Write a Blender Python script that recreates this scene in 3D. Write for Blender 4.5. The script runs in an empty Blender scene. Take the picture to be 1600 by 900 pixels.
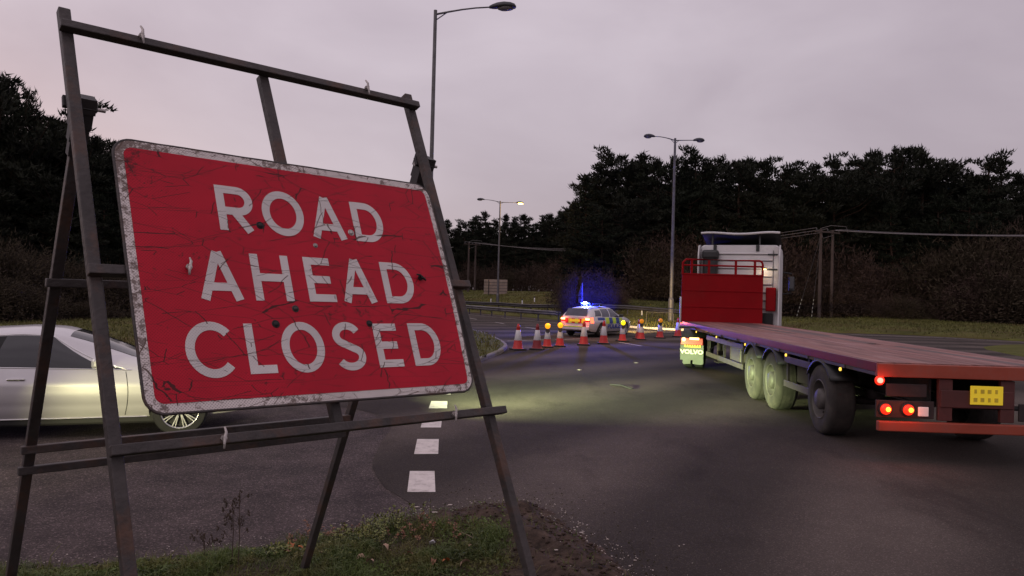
import bpy, bmesh, math, random
import numpy as np
from mathutils import Vector, Matrix, noise
sc = bpy.context.scene
R_ = math.radians
# ------------------------------------------------------------------ camera
F_PX, ROLL, PITCH, CAMH = 1155.0, R_(1.5), R_(0.3), 2.05      # focal length for a 1600 px wide frame
cam_d = bpy.data.cameras.new('camera')
cam_d.sensor_width = 36.0
cam_d.lens = F_PX / 1600 * 36
cam_d.clip_end = 5000
cam_d.clip_start = 0.05
cam = bpy.data.objects.new('camera', cam_d)
sc.collection.objects.link(cam)
sc.camera = cam
_f = Vector((0, math.cos(PITCH), math.sin(PITCH)))
_u = Vector((0, -math.sin(PITCH), math.cos(PITCH)))
_r = Vector((1, 0, 0))
rx = _r * math.cos(ROLL) + _u * math.sin(ROLL)
ux = -_r * math.sin(ROLL) + _u * math.cos(ROLL)
cam.matrix_world = Matrix(((rx.x, ux.x, -_f.x, 0), (rx.y, ux.y, -_f.y, 0), (rx.z, ux.z, -_f.z, CAMH), (0, 0, 0, 1)))
# ------------------------------------------------------------------ world: dusk overcast
w = bpy.data.worlds.new('World')
sc.world = w
w.use_nodes = True
nt = w.node_tree
for n in list(nt.nodes): nt.nodes.remove(n)
N = nt.nodes.new
L = nt.links.new
out = N('ShaderNodeOutputWorld')
bg_sky = N('ShaderNodeBackground'); bg_cl = N('ShaderNodeBackground'); add = N('ShaderNodeAddShader')
sky = N('ShaderNodeTexSky'); sky.sky_type = 'NISHITA'; sky.sun_disc = False
sky.sun_elevation = R_(1.5); sky.sun_rotation = R_(-40); sky.altitude = 30
L(sky.outputs[0], bg_sky.inputs[0]); bg_sky.inputs[1].default_value = 0.02
tc = N('ShaderNodeTexCoord'); mp = N('ShaderNodeMapping'); mp.inputs['Scale'].default_value = (1.0, 1.0, 2.1)
ns = N('ShaderNodeTexNoise'); ns.inputs['Scale'].default_value = 2.6; ns.inputs['Detail'].default_value = 5; ns.inputs['Roughness'].default_value = .5
ns.inputs['Distortion'].default_value = .35
rmp = N('ShaderNodeValToRGB')
rmp.color_ramp.elements[0].position = .30; rmp.color_ramp.elements[0].color = (.475, .40, .465, 1)
rmp.color_ramp.elements[1].position = .72; rmp.color_ramp.elements[1].color = (.64, .555, .625, 1)
L(tc.outputs['Generated'], mp.inputs[0]); L(mp.outputs[0], ns.inputs[0]); L(ns.outputs[0], rmp.inputs[0])
sep = N('ShaderNodeSeparateXYZ'); L(tc.outputs['Generated'], sep.inputs[0])
m1 = N('ShaderNodeMath'); m1.operation = 'MULTIPLY_ADD'; m1.inputs[1].default_value = -.12; m1.inputs[2].default_value = 1.0   # paler to the left (the west)
L(sep.outputs[0], m1.inputs[0])
m2 = N('ShaderNodeMath'); m2.operation = 'MULTIPLY_ADD'; m2.inputs[1].default_value = .34; m2.inputs[2].default_value = .86; m2.use_clamp = False
L(sep.outputs[2], m2.inputs[0])
m3 = N('ShaderNodeMath'); m3.operation = 'MULTIPLY'; L(m1.outputs[0], m3.inputs[0]); L(m2.outputs[0], m3.inputs[1])
L(rmp.outputs[0], bg_cl.inputs[0]); L(m3.outputs[0], bg_cl.inputs[1])
L(bg_sky.outputs[0], add.inputs[0]); L(bg_cl.outputs[0], add.inputs[1]); L(add.outputs[0], out.inputs[0])
# ------------------------------------------------------------------ sun (soft, behind thick cloud)
sd = bpy.data.lights.new('sun', 'SUN'); sd.energy = 0.35; sd.angle = R_(25); sd.color = (1, .86, .84)
so = bpy.data.objects.new('sun', sd); sc.collection.objects.link(so)
so.rotation_euler = (R_(50), 0, R_(-40))
sc.view_settings.view_transform = 'Standard'
sc.view_settings.look = 'None'
sc.view_settings.exposure = 0.0
sc.view_settings.gamma = 1.0
sc.cycles.max_bounces = 6
sc.cycles.sample_clamp_indirect = 4.0
rnd = random.Random(7)

# ------------------------------------------------------------------ helpers
def at(px, py, Y=None, Z=None):
    """real-world point for a place in the 1600x900 survey picture at a given distance or height"""
    a, b = px - 800.0, 450.0 - py
    x = (a * math.cos(ROLL) - b * math.sin(ROLL)) / F_PX
    y = (a * math.sin(ROLL) + b * math.cos(ROLL)) / F_PX
    d = Vector((x, math.cos(PITCH) - y * math.sin(PITCH), math.sin(PITCH) + y * math.cos(PITCH)))
    t = Y / d.y if Y is not None else (Z - CAMH) / d.z
    return Vector((0, 0, CAMH)) + d * t

def material(name, col, rough=.6, metal=0.0, var=.25, scale=6.0, bump=0.0, bscale=None, emit=None, estr=0.0, detail=4, spec=.5, col2=None, grime=None, gscale=2.0, gamt=.5, stretch=None, coat=0.0, trans=0.0):
    m = bpy.data.materials.new(name); m.use_nodes = True
    t = m.node_tree; b = t.nodes['Principled BSDF']
    N = t.nodes.new; L = t.links.new
    b.inputs['Roughness'].default_value = rough; b.inputs['Metallic'].default_value = metal
    b.inputs['Specular IOR Level'].default_value = spec
    if coat: b.inputs['Coat Weight'].default_value = coat; b.inputs['Coat Roughness'].default_value = .08
    if trans: b.inputs['Transmission Weight'].default_value = trans
    tcn = N('ShaderNodeTexCoord'); mpn = N('ShaderNodeMapping')
    if stretch: mpn.inputs['Scale'].default_value = stretch
    L(tcn.outputs['Object'], mpn.inputs[0])
    nz = N('ShaderNodeTexNoise'); nz.inputs['Scale'].default_value = scale; nz.inputs['Detail'].default_value = detail; nz.inputs['Roughness'].default_value = .62
    L(mpn.outputs[0], nz.inputs[0])
    r = N('ShaderNodeValToRGB')
    c2 = col2 or tuple(min(1, c * (1 + var)) for c in col)
    c1 = tuple(c * (1 - var) for c in col)
    r.color_ramp.elements[0].position = .3; r.color_ramp.elements[1].position = .7
    r.color_ramp.elements[0].color = (*c1, 1); r.color_ramp.elements[1].color = (*c2, 1)
    L(nz.outputs[0], r.inputs[0]); last = r.outputs[0]
    if grime:
        g = N('ShaderNodeTexNoise'); g.inputs['Scale'].default_value = gscale; g.inputs['Detail'].default_value = 7; g.inputs['Roughness'].default_value = .7
        L(mpn.outputs[0], g.inputs[0])
        gr = N('ShaderNodeValToRGB'); gr.color_ramp.elements[0].position = .5; gr.color_ramp.elements[1].position = .66
        gr.color_ramp.elements[0].color = (0, 0, 0, 1); gr.color_ramp.elements[1].color = (gamt,) * 3 + (1,)
        L(g.outputs[0], gr.inputs[0])
        mx = N('ShaderNodeMix'); mx.data_type = 'RGBA'; L(gr.outputs[0], mx.inputs[0]); L(last, mx.inputs[6]); mx.inputs[7].default_value = (*grime, 1)
        last = mx.outputs[2]
    L(last, b.inputs['Base Color'])
    if bump:
        bn = N('ShaderNodeTexNoise'); bn.inputs['Scale'].default_value = bscale or scale * 3; bn.inputs['Detail'].default_value = 3
        L(mpn.outputs[0], bn.inputs[0])
        bp = N('ShaderNodeBump'); bp.inputs['Strength'].default_value = bump; bp.inputs['Distance'].default_value = .02
        L(bn.outputs[0], bp.inputs['Height']); L(bp.outputs[0], b.inputs['Normal'])
    if emit:
        b.inputs['Emission Color'].default_value = (*emit, 1); b.inputs['Emission Strength'].default_value = estr
    return m

class MB:
    """collects shapes; build() links them as one mesh object"""
    def __init__(s): s.v = []; s.f = []; s.smooth = []
    def add(s, vs, fs, smooth=False):
        o = len(s.v); s.v += [tuple(x) for x in vs]; s.f += [tuple(i + o for i in f) for f in fs]; s.smooth += [smooth] * len(fs); return s
    def box(s, c, d, rz=0.0, bev=0.0, M=None):
        c = Vector(c); hx, hy, hz = d[0] / 2, d[1] / 2, d[2] / 2
        M3 = Matrix.Rotation(rz, 3, 'Z')
        if bev > 0:
            vs = []; b = min(bev, hx * .9, hy * .9, hz * .9)
            bm = bmesh.new(); bmesh.ops.create_cube(bm, size=1)
            for v in bm.verts: v.co = Vector((v.co.x * d[0], v.co.y * d[1], v.co.z * d[2]))
            bmesh.ops.bevel(bm, geom=bm.edges[:] + bm.verts[:], offset=b, segments=2, affect='EDGES', profile=.5)
            bm.verts.index_update()
            vs = [c + M3 @ v.co for v in bm.verts]; fs = [[v.index for v in f.verts] for f in bm.faces]
            bm.free()
            if M: vs = [M @ v for v in vs]
            return s.add(vs, fs)
        vs = [c + M3 @ Vector((x * hx, y * hy, z * hz)) for x in (-1, 1) for y in (-1, 1) for z in (-1, 1)]
        if M: vs = [M @ v for v in vs]
        return s.add(vs, [(0, 1, 3, 2), (4, 6, 7, 5), (0, 4, 5, 1), (2, 3, 7, 6), (0, 2, 6, 4), (1, 5, 7, 3)])
    def bar(s, a, b, w, h, up=(0, 0, 1), bev=0.0):
        """rectangular bar from a to b; w across, h along up"""
        a = Vector(a); b = Vector(b); d = b - a; l = d.length; d = d / l
        up = Vector(up); sd = d.cross(up).normalized(); up = sd.cross(d)
        M = Matrix(((sd.x, d.x, up.x, 0), (sd.y, d.y, up.y, 0), (sd.z, d.z, up.z, 0), (0, 0, 0, 1)))
        M.translation = (a + b) / 2
        return s.box((0, 0, 0), (w, l, h), bev=bev, M=M)
    def tube(s, pts, r, n=8, caps=True, r2=None):
        pts = [Vector(p) for p in pts]; k = len(pts); vs = []; fs = []
        rr = r if isinstance(r, (list, tuple)) else [r + ((r2 if r2 is not None else r) - r) * i / (k - 1) for i in range(k)]
        d0 = (pts[1] - pts[0]).normalized()
        ref = Vector((0, 0, 1)) if abs(d0.z) < .9 else Vector((1, 0, 0))
        for i, p in enumerate(pts):
            d = (pts[min(i + 1, k - 1)] - pts[max(i - 1, 0)]).normalized()
            a = d.cross(ref).normalized(); b = d.cross(a).normalized()
            for j in range(n):
                t = 2 * math.pi * j / n
                vs.append(p + a * math.cos(t) * rr[i] + b * math.sin(t) * rr[i])
        for i in range(k - 1):
            for j in range(n):
                fs.append((i * n + j, i * n + (j + 1) % n, (i + 1) * n + (j + 1) % n, (i + 1) * n + j))
        s.add(vs, fs, True)
        if caps:
            s.add(vs[:n], [tuple(range(n))]); s.add(vs[-n:], [tuple(reversed(range(n)))])
        return s
    def lathe(s, prof, c=(0, 0, 0), axis='Z', n=24, smooth=True, close=False, M=None):
        vs = []; fs = []; k = len(prof); c = Vector(c)
        for r, h in prof:
            for j in range(n):
                t = 2 * math.pi * j / n; x, y = r * math.cos(t), r * math.sin(t)
                p = {'Z': (x, y, h), 'X': (h, x, y), 'Y': (x, h, y)}[axis]
                q = Vector(p) + c
                vs.append(M @ q if M else q)
        rng = k if close else k - 1
        for i in range(rng):
            for j in range(n):
                i2 = (i + 1) % k
                fs.append((i * n + j, i * n + (j + 1) % n, i2 * n + (j + 1) % n, i2 * n + j))
        s.add(vs, fs, smooth)
        return s
    def prism(s, poly, M, depth):
        """2D polygon (x,y) extruded along local +z by depth, M places it"""
        k = len(poly)
        vs = [M @ Vector((x, y, 0)) for x, y in poly] + [M @ Vector((x, y, depth)) for x, y in poly]
        fs = [tuple(reversed(range(k))), tuple(range(k, 2 * k))] + [(i, (i + 1) % k, (i + 1) % k + k, i + k) for i in range(k)]
        return s.add(vs, fs)
    def mesh(s, name, m):
        me = bpy.data.meshes.new(name); me.from_pydata(s.v, [], s.f)
        me.materials.append(m)
        me.polygons.foreach_set('use_smooth', s.smooth)
        me.update()
        return me
    def build(s, name, m, parent=None, fix=True, sharp=None):
        me = s.mesh(name, m)
        if fix:
            bm = bmesh.new(); bm.from_mesh(me); bmesh.ops.recalc_face_normals(bm, faces=bm.faces); bm.to_mesh(me); bm.free()
        if sharp is not None: me.set_sharp_from_angle(angle=R_(sharp))
        return link(name, me, parent)

def link(name, data, parent=None):
    o = bpy.data.objects.new(name, data); sc.collection.objects.link(o)
    if parent: o.parent = parent
    return o
def tag(o, label=None, cat=None, group=None, kind=None):
    if label: o['label'] = label
    if cat: o['category'] = cat
    if group: o['group'] = group
    if kind: o['kind'] = kind
    return o
def thing(name, label, cat, loc=(0, 0, 0), rz=0.0, group=None):
    o = bpy.data.objects.new(name, None); o.empty_display_size = .2; sc.collection.objects.link(o)
    o.location = loc; o.rotation_euler = (0, 0, rz)
    return tag(o, label, cat, group)
def copy_tree(o, parent=None):
    c = o.copy(); sc.collection.objects.link(c)
    if parent: c.parent = parent
    for ch in [x for x in bpy.data.objects if x.parent == o]: copy_tree(ch, c)
    return c
def sm(x, a, b):
    t = min(1, max(0, (x - a) / (b - a))); return t * t * (3 - 2 * t)

# ------------------------------------------------------------------ materials
M = {}
M['old_asphalt'] = material('old_asphalt', (.082, .062, .059), .95, var=.35, scale=2.0, bump=.9, bscale=95, spec=.25, detail=8, grime=(.05, .04, .038), gscale=.8, gamt=.5)
def speckle(m, scale, amt, dark, light):
    t = m.node_tree; b = t.nodes['Principled BSDF']; N = t.nodes.new; L = t.links.new
    src = b.inputs['Base Color'].links[0].from_socket
    tcn = N('ShaderNodeTexCoord')
    v = N('ShaderNodeTexVoronoi'); v.inputs['Scale'].default_value = scale; L(tcn.outputs['Object'], v.inputs[0])
    sp = N('ShaderNodeSeparateColor'); L(v.outputs['Color'], sp.inputs[0])
    r = N('ShaderNodeValToRGB'); r.color_ramp.elements[0].position = .0; r.color_ramp.elements[0].color = (dark,) * 3 + (1,)
    r.color_ramp.elements[1].position = 1; r.color_ramp.elements[1].color = (light,) * 3 + (1,)
    e = r.color_ramp.elements.new(.85); e.color = (1.05, 1.05, 1.05, 1)
    L(sp.outputs[0], r.inputs[0])
    mx = N('ShaderNodeMix'); mx.data_type = 'RGBA'; mx.blend_type = 'MULTIPLY'; mx.inputs[0].default_value = amt
    L(src, mx.inputs[6]); L(r.outputs[0], mx.inputs[7]); L(mx.outputs[2], b.inputs['Base Color'])
speckle(M['old_asphalt'], 85, 1.0, .55, 2.6)
M['new_asphalt'] = material('new_asphalt', (.070, .057, .051), .95, var=.16, scale=.35, bump=.35, bscale=120, spec=.1, detail=8, grime=(.088, .072, .063), gscale=.35, gamt=.55)
speckle(M['new_asphalt'], 110, 1.0, .8, 1.8)
def tracks(m, cx, cy, amt):
    """arcs polished by turning traffic: rings round a distant centre, broken up by noise"""
    t = m.node_tree; b = t.nodes['Principled BSDF']; N = t.nodes.new; L = t.links.new; src = b.inputs['Base Color'].links[0].from_socket
    tcn = N('ShaderNodeTexCoord'); mpn = N('ShaderNodeMapping'); mpn.inputs['Location'].default_value = (-cx, -cy, 0); L(tcn.outputs['Object'], mpn.inputs[0])
    wv = N('ShaderNodeTexWave'); wv.wave_type = 'RINGS'; wv.rings_direction = 'Z'; wv.inputs['Scale'].default_value = .10; wv.inputs['Distortion'].default_value = 2.2; wv.inputs['Detail'].default_value = 3; wv.inputs['Detail Scale'].default_value = .35
    L(mpn.outputs[0], wv.inputs[0])
    n2 = N('ShaderNodeTexNoise'); n2.inputs['Scale'].default_value = .16; n2.inputs['Detail'].default_value = 6; L(tcn.outputs['Object'], n2.inputs[0])
    ad = N('ShaderNodeMath'); ad.operation = 'MULTIPLY'; L(wv.outputs['Fac'], ad.inputs[0]); L(n2.outputs[0], ad.inputs[1])
    r = N('ShaderNodeValToRGB'); r.color_ramp.elements[0].position = .08; r.color_ramp.elements[0].color = (1 - amt,) * 3 + (1,); r.color_ramp.elements[1].position = .5; r.color_ramp.elements[1].color = (1 + amt, 1 + amt * .93, 1 + amt * .85, 1); L(ad.outputs[0], r.inputs[0])
    mx = N('ShaderNodeMix'); mx.data_type = 'RGBA'; mx.blend_type = 'MULTIPLY'; mx.inputs[0].default_value = 1; L(src, mx.inputs[6]); L(r.outputs[0], mx.inputs[7]); L(mx.outputs[2], b.inputs['Base Color'])
tracks(M['new_asphalt'], 24, -4, .33)
def stains(m):
    t = m.node_tree; b = t.nodes['Principled BSDF']; N = t.nodes.new; L = t.links.new; src = b.inputs['Base Color'].links[0].from_socket
    tcn = N('ShaderNodeTexCoord'); mpn = N('ShaderNodeMapping'); mpn.inputs['Scale'].default_value = (1, .45, 1); mpn.inputs['Rotation'].default_value = (0, 0, R_(18)); L(tcn.outputs['Object'], mpn.inputs[0])
    n1 = N('ShaderNodeTexNoise'); n1.inputs['Scale'].default_value = .75; n1.inputs['Detail'].default_value = 9; n1.inputs['Roughness'].default_value = .62; L(mpn.outputs[0], n1.inputs[0])
    r = N('ShaderNodeValToRGB'); r.color_ramp.elements[0].position = .33; r.color_ramp.elements[0].color = (.62, .60, .60, 1); r.color_ramp.elements[1].position = .46; r.color_ramp.elements[1].color = (1, 1, 1, 1); L(n1.outputs[0], r.inputs[0])
    mx = N('ShaderNodeMix'); mx.data_type = 'RGBA'; mx.blend_type = 'MULTIPLY'; mx.inputs[0].default_value = .8; L(src, mx.inputs[6]); L(r.outputs[0], mx.inputs[7]); L(mx.outputs[2], b.inputs['Base Color'])
stains(M['new_asphalt']); stains(M['old_asphalt'])
M['mud'] = material('mud', (.060, .040, .030), .95, var=.5, scale=3.5, bump=1.0, bscale=22, spec=.2, detail=9, grime=(.022, .016, .012), gscale=2.2, gamt=.8)
M['verge_soil'] = material('verge_soil', (.045, .034, .022), .95, var=.5, scale=4, bump=1.0, bscale=24, spec=.15, detail=9, grime=(.03, .04, .012), gscale=3, gamt=.8)
M['grass_far'] = material('grass_far', (.085, .086, .022), .95, var=.4, scale=.5, bump=1.0, bscale=5, spec=.1, detail=10, grime=(.09, .060, .028), gscale=.10, gamt=.9)
M['ground'] = material('ground', (.04, .04, .02), .95, var=.4, scale=.3, spec=.1)
M['grass_blade'] = material('grass_blade', (.075, .105, .024), .6, var=.5, scale=1.6, spec=.25, detail=6, grime=(.14, .11, .035), gscale=2.4, gamt=.85)
M['grass_dry'] = material('grass_dry', (.10, .10, .028), .7, var=.4, scale=.4, spec=.2, detail=6, grime=(.12, .08, .036), gscale=.15, gamt=.9)
M['kerb'] = material('kerb', (.19, .17, .155), .85, var=.25, scale=5, bump=.3, bscale=40, grime=(.07, .06, .05), gscale=3, gamt=.7)
M['paint'] = material('paint', (.62, .56, .52), .7, var=.12, scale=9, bump=.3, bscale=60, detail=8, grime=(.22, .18, .16), gscale=7, gamt=.55)
M['paint_far'] = material('paint_far', (.42, .38, .36), .7, var=.15, scale=4, grime=(.12, .1, .09), gscale=1.5, gamt=.7)
# ------------------------------------------------------------------ ground, roads, verges
def structure(o, name=None): o['kind'] = 'structure'; return o
def sheet(name, pts, z, m, sub=0):
    bm = bmesh.new(); vs = [bm.verts.new((x, y, z)) for x, y in pts]; f = bm.faces.new(vs)
    if f.normal.z < 0 or True: f.normal_update()
    if f.normal.z < 0: f.normal_flip()
    bmesh.ops.triangulate(bm, faces=bm.faces[:])
    me = bpy.data.meshes.new(name); bm.to_mesh(me); bm.free(); me.materials.append(m)
    return link(name, me)
structure(sheet('ground', [(-2500, -2500), (2500, -2500), (2500, 3500), (-2500, 3500)], -.06, M['ground']))
structure(sheet('road', [(-90, -30), (110, -30), (110, 130), (-90, 130)], 0.0, M['old_asphalt']))
# newer surfacing: edge curves in front of the sign and carries on over the junction
edge = [(3, -29), (1.4, 2), (.6, 4.6), (.2, 6.1), (-.36, 6.62), (-.65, 6.83), (-.9, 7.05), (-1.05, 7.3), (-1.25, 7.6), (-1.41, 8.05), (-1.53, 8.4), (-1.6, 8.8), (-1.64, 9.3), (-1.69, 9.91), (-1.70, 10.73), (-1.78, 11.2), (-1.95, 11.61), (-2.2, 12.1),
        (-2.6, 12.5), (-3.3, 12.9), (-5, 13.4), (-9, 13.7), (-20, 14), (-89, 13), (-89, 129), (109, 129), (109, -29)]
structure(sheet('junction_surface', edge, .004, M['new_asphalt']))

# near verge where the sign stands
VE = [(-30, 2.6), (-14, 3.9), (-8, 4.5), (-5, 5.0), (-3.6, 5.3), (-2.8, 5.5), (-2.27, 5.73), (-1.75, 5.98), (-1.09, 6.55), (-.55, 6.92), (.05, 7.28), (.3, 7.18), (.61, 6.42), (.86, 5.82), (1.0, 5.4), (1.5, 4.3), (2.2, 2.8), (3.3, 0), (5, -4), (10, -14)]
def ve_dist(x, y):
    best = 1e9; sgn = 1
    for (x0, y0), (x1, y1) in zip(VE, VE[1:]):
        dx, dy = x1 - x0, y1 - y0; t = max(0, min(1, ((x - x0) * dx + (y - y0) * dy) / (dx * dx + dy * dy)))
        d = math.hypot(x - x0 - t * dx, y - y0 - t * dy)
        if d < best: best = d; sgn = 1 if (dx * (y - y0) - dy * (x - x0)) < 0 else -1
    return best * sgn
def mudness(x, y):
    n = noise.noise(Vector((x * 1.3, y * 1.3, 3)))
    a = sm(x + n * .5, -.25, .35)
    b = sm(y + n * .3, 5.75 + .12 * (x + .6), 6.25 + .12 * (x + .6)) * sm(x, -1.35, -.7)
    return max(a, b)
def verge_z(x, y):
    d = ve_dist(x, y)
    n1 = noise.noise(Vector((x * .9, y * .9, 0))); n2 = noise.noise(Vector((x * 4, y * 4, 5))); n3 = noise.noise(Vector((x * 14, y * 14, 9)))
    mud = mudness(x, y)
    base = .155 * sm(d, -.05, 1.0 - .45 * mud) + .02 * n1 * sm(d, 0, 1)
    rut = mud * .028 * math.sin((x * .82 + y * .57) * 16 + n1 * 3) * sm(d, .1, .4)
    # churned ridge near the corner
    rdg = .06 * math.exp(-((x - .25) ** 2 / .05 + (y - 6.75) ** 2 / .09)) + .05 * math.exp(-((x - .62) ** 2 / .03 + (y - 6.0) ** 2 / .12))
    return -.012 + base + rut * .8 + rdg * (.6 + n2) + (.02 * n2 + .012 * n3) * (.35 + mud) * sm(d, -.05, .3)
xs = list(np.arange(-5, 2.4, .045)); xs = list(np.linspace(-30, -5.3, 30)) + xs + list(np.linspace(2.6, 9, 14))
ys = list(np.linspace(-14, 2.8, 26)) + list(np.arange(3, 7.5, .045))
vz = [[None] * len(ys) for _ in xs]; bm = bmesh.new(); bmv = {}
for i, x in enumerate(xs):
    for j, y in enumerate(ys):
        d = ve_dist(x, y)
        if d > -.6: bmv[i, j] = bm.verts.new((x, y, verge_z(x, y) - .03 * sm(-d, .02, .3)))
for i in range(len(xs) - 1):
    for j in range(len(ys) - 1):
        q = [(i, j), (i + 1, j), (i + 1, j + 1), (i, j + 1)]
        if all(k in bmv for k in q):
            f = bm.faces.new([bmv[k] for k in q]); f.smooth = True
            c = f.calc_center_median(); f.material_index = 0
me = bpy.data.meshes.new('verge'); bm.to_mesh(me)
# mud weight as a vertex attribute driving the soil mix (a real difference of material)
att = me.color_attributes.new('mud', 'FLOAT_COLOR', 'POINT')
for k, v in enumerate(me.vertices):
    a = mudness(v.co.x, v.co.y); att.data[k].color = (a, a, a, 1)
bm.free()
mv = material('verge_earth', (.045, .034, .022), .95, var=.5, scale=4, bump=1.0, bscale=26, spec=.15, detail=9, grime=(.03, .04, .012), gscale=3, gamt=.8)
t = mv.node_tree; b = t.nodes['Principled BSDF']; src = b.inputs['Base Color'].links[0].from_socket
vc = t.nodes.new('ShaderNodeVertexColor'); vc.layer_name = 'mud'
nz = t.nodes.new('ShaderNodeTexNoise'); nz.inputs['Scale'].default_value = 7; nz.inputs['Detail'].default_value = 9; nz.inputs['Roughness'].default_value = .7
tcn = t.nodes.new('ShaderNodeTexCoord'); t.links.new(tcn.outputs['Object'], nz.inputs[0])
rr = t.nodes.new('ShaderNodeValToRGB'); rr.color_ramp.elements[0].position = .35; rr.color_ramp.elements[0].color = (.025, .018, .014, 1); rr.color_ramp.elements[1].position = .7; rr.color_ramp.elements[1].color = (.105, .070, .054, 1)
t.links.new(nz.outputs[0], rr.inputs[0])
mx = t.nodes.new('ShaderNodeMix'); mx.data_type = 'RGBA'; t.links.new(vc.outputs[0], mx.inputs[0]); t.links.new(src, mx.inputs[6]); t.links.new(rr.outputs[0], mx.inputs[7]); t.links.new(mx.outputs[2], b.inputs['Base Color'])
me.materials.append(mv)
structure(link('verge', me))

# far verge beyond the junction: a strip that follows the edge of the asphalt and rises outward
BP = [(-200, 330), (-60, 170), (-30, 118), (-14, 92), (-3.4, 69), (0, 62.5), (3, 57), (6, 50), (8, 45.2), (10.5, 43.8), (14, 44.2), (19, 46.2), (24, 46.6), (27, 44.2), (29, 41.8), (36, 38), (60, 29), (110, 14), (250, -30)]
def resample(P, n=6):
    o = []
    for a, c in zip(P, P[1:]):
        for k in range(n): o.append((a[0] + (c[0] - a[0]) * k / n, a[1] + (c[1] - a[1]) * k / n))
    o.append(P[-1]); return o
BPr = resample(BP)
def bp_y(x):
    return float(np.interp(x, [p[0] for p in BP], [p[1] for p in BP]))
def far_z(x, y):
    """height of the land beyond the junction"""
    d = y - bp_y(x)
    left = 1 - sm(x, 15, 24)
    z = .07 + .2 * sm(d, 0, 2.5)
    z += left * min(1.9, max(0, d - 7) * .055) + (1 - left) * min(2.5, max(0, d - 32) * .05)
    z += .10 * noise.noise(Vector((x * .25, y * .25, 1))) * sm(d, 1, 5)
    z += .45 * math.exp(-((x - 36.5) ** 2 / 14 + (y - 73) ** 2 / 10))          # low mound
    return z
ds = [0, .05, .12, .6, 1.5, 3, 5, 7, 9, 12, 15, 19, 24, 30, 37, 45, 55, 70, 90, 120, 170, 260, 500, 1200]
vs = []; fs = []
for x, y in BPr:
    for k, d in enumerate(ds):
        vs.append((x + d * .0, y + d, -.03 if k == 0 else (.02 if k == 1 else far_z(x, y + d))))
nd = len(ds)
for i in range(len(BPr) - 1):
    for k in range(nd - 1): fs.append((i * nd + k, (i + 1) * nd + k, (i + 1) * nd + k + 1, i * nd + k + 1))
mb = MB(); mb.add(vs, fs, True); structure(mb.build('far_verge', M['grass_far']))

# island verge at the left, inside a kerb
IP = [(-90, 15.0), (-30, 16.6), (-18, 17.4), (-12, 17.9), (-6, 18.4), (-2.6, 19.0), (-1.6, 19.6), (-1.0, 20.6), (-.66, 22.4), (-.34, 24.1), (-.17, 25.7), (-.10, 26.8), (-.16, 28.0), (-.30, 29.3), (-.5, 30.6), (-.95, 33.4), (-1.49, 35.8), (-3.4, 41), (-8, 51), (-16, 68), (-34, 100), (-90, 190)]
def ring_offset(P, d):
    o = []
    for i, (x, y) in enumerate(P):
        a = P[max(i - 1, 0)]; c = P[min(i + 1, len(P) - 1)]; tx, ty = c[0] - a[0], c[1] - a[1]; l = math.hypot(tx, ty)
        o.append((x - ty / l * d, y + tx / l * d))
    return o
IPr = IP
i1, i2 = ring_offset(IPr, .125), ring_offset(IPr, .14)
def island_z(x, y):
    return .11
# kerb: separate kerb stones near the tip, all parts of one kerb
kerb = thing('kerb', 'curved grey concrete kerb round the tip of the grass island left of the cones', 'kerb', (-.6, 22, 0))
def along(P, step):
    o = [P[0]]; acc = 0
    for a, c in zip(P, P[1:]):
        l = math.hypot(c[0] - a[0], c[1] - a[1]); s = 0
        while acc + (l - s) >= step:
            s += step - acc; acc = 0; o.append((a[0] + (c[0] - a[0]) * s / l, a[1] + (c[1] - a[1]) * s / l))
        acc += l - s
    return o
kp = along([p for p in IP if -13 < p[0] and p[1] < 52], .914)
ko = ring_offset(kp, .125)
KM = []
for i in range(len(kp) - 1):
    a0, a1, b0, b1 = kp[i], kp[i + 1], ko[i], ko[i + 1]
    g = .006
    def lp(p, q, t): return (p[0] + (q[0] - p[0]) * t, p[1] + (q[1] - p[1]) * t)
    A0, A1, B0, B1 = lp(a0, a1, g), lp(a0, a1, 1 - g), lp(b0, b1, g), lp(b0, b1, 1 - g)
    h = .12 + rnd.uniform(-.004, .004)
    mb = MB()
    def q(p, z): return (p[0] + .6, p[1] - 22, z)
    C0, C1 = lp(A0, B0, .18), lp(A1, B1, .18)
    mb.add([q(A0, -.05), q(A1, -.05), q(A1, h - .03), q(A0, h - .03), q(C0, h), q(C1, h), q(B0, h), q(B1, h), q(B0, -.05), q(B1, -.05)],
           [(0, 1, 2, 3), (3, 2, 5, 4), (4, 5, 7, 6), (6, 7, 9, 8), (0, 3, 4, 6, 8), (1, 9, 7, 5, 2)])
    mb.build('kerb_stone', M['kerb'], kerb)
mb = MB(); mb.prism(inner_poly := ring_offset(IP, .12), Matrix.Translation((0, 0, -.04)), .15)
bm = bmesh.new(); me = mb.mesh('island_verge', M['grass_far']); bm.from_mesh(me); bmesh.ops.recalc_face_normals(bm, faces=bm.faces); bmesh.ops.triangulate(bm, faces=bm.faces[:]); bm.to_mesh(me); bm.free()
structure(link('island_verge', me))
# small grass patch right of the lorry
gp = [(22.5, 35.4), (24.5, 37.2), (27.3, 38.6), (34, 36.2), (60, 25), (90, 12), (90, -10), (40, 2), (22, 18), (19.2, 24), (20.4, 30), (21.4, 33.4)]
bmm = MB(); c = (38, 22)
vs = [(x, y, -.02) for x, y in gp] + [(x + (c[0] - x) * .015, y + (c[1] - y) * .015, .06) for x, y in gp] + [(c[0], c[1], .14)]
k = len(gp); fs = [(i, (i + 1) % k, (i + 1) % k + k, i + k) for i in range(k)] + [(i + k, (i + 1) % k + k, 2 * k) for i in range(k)]
bmm.add(vs, fs); structure(bmm.build('grass_patch', M['grass_far']))

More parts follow.
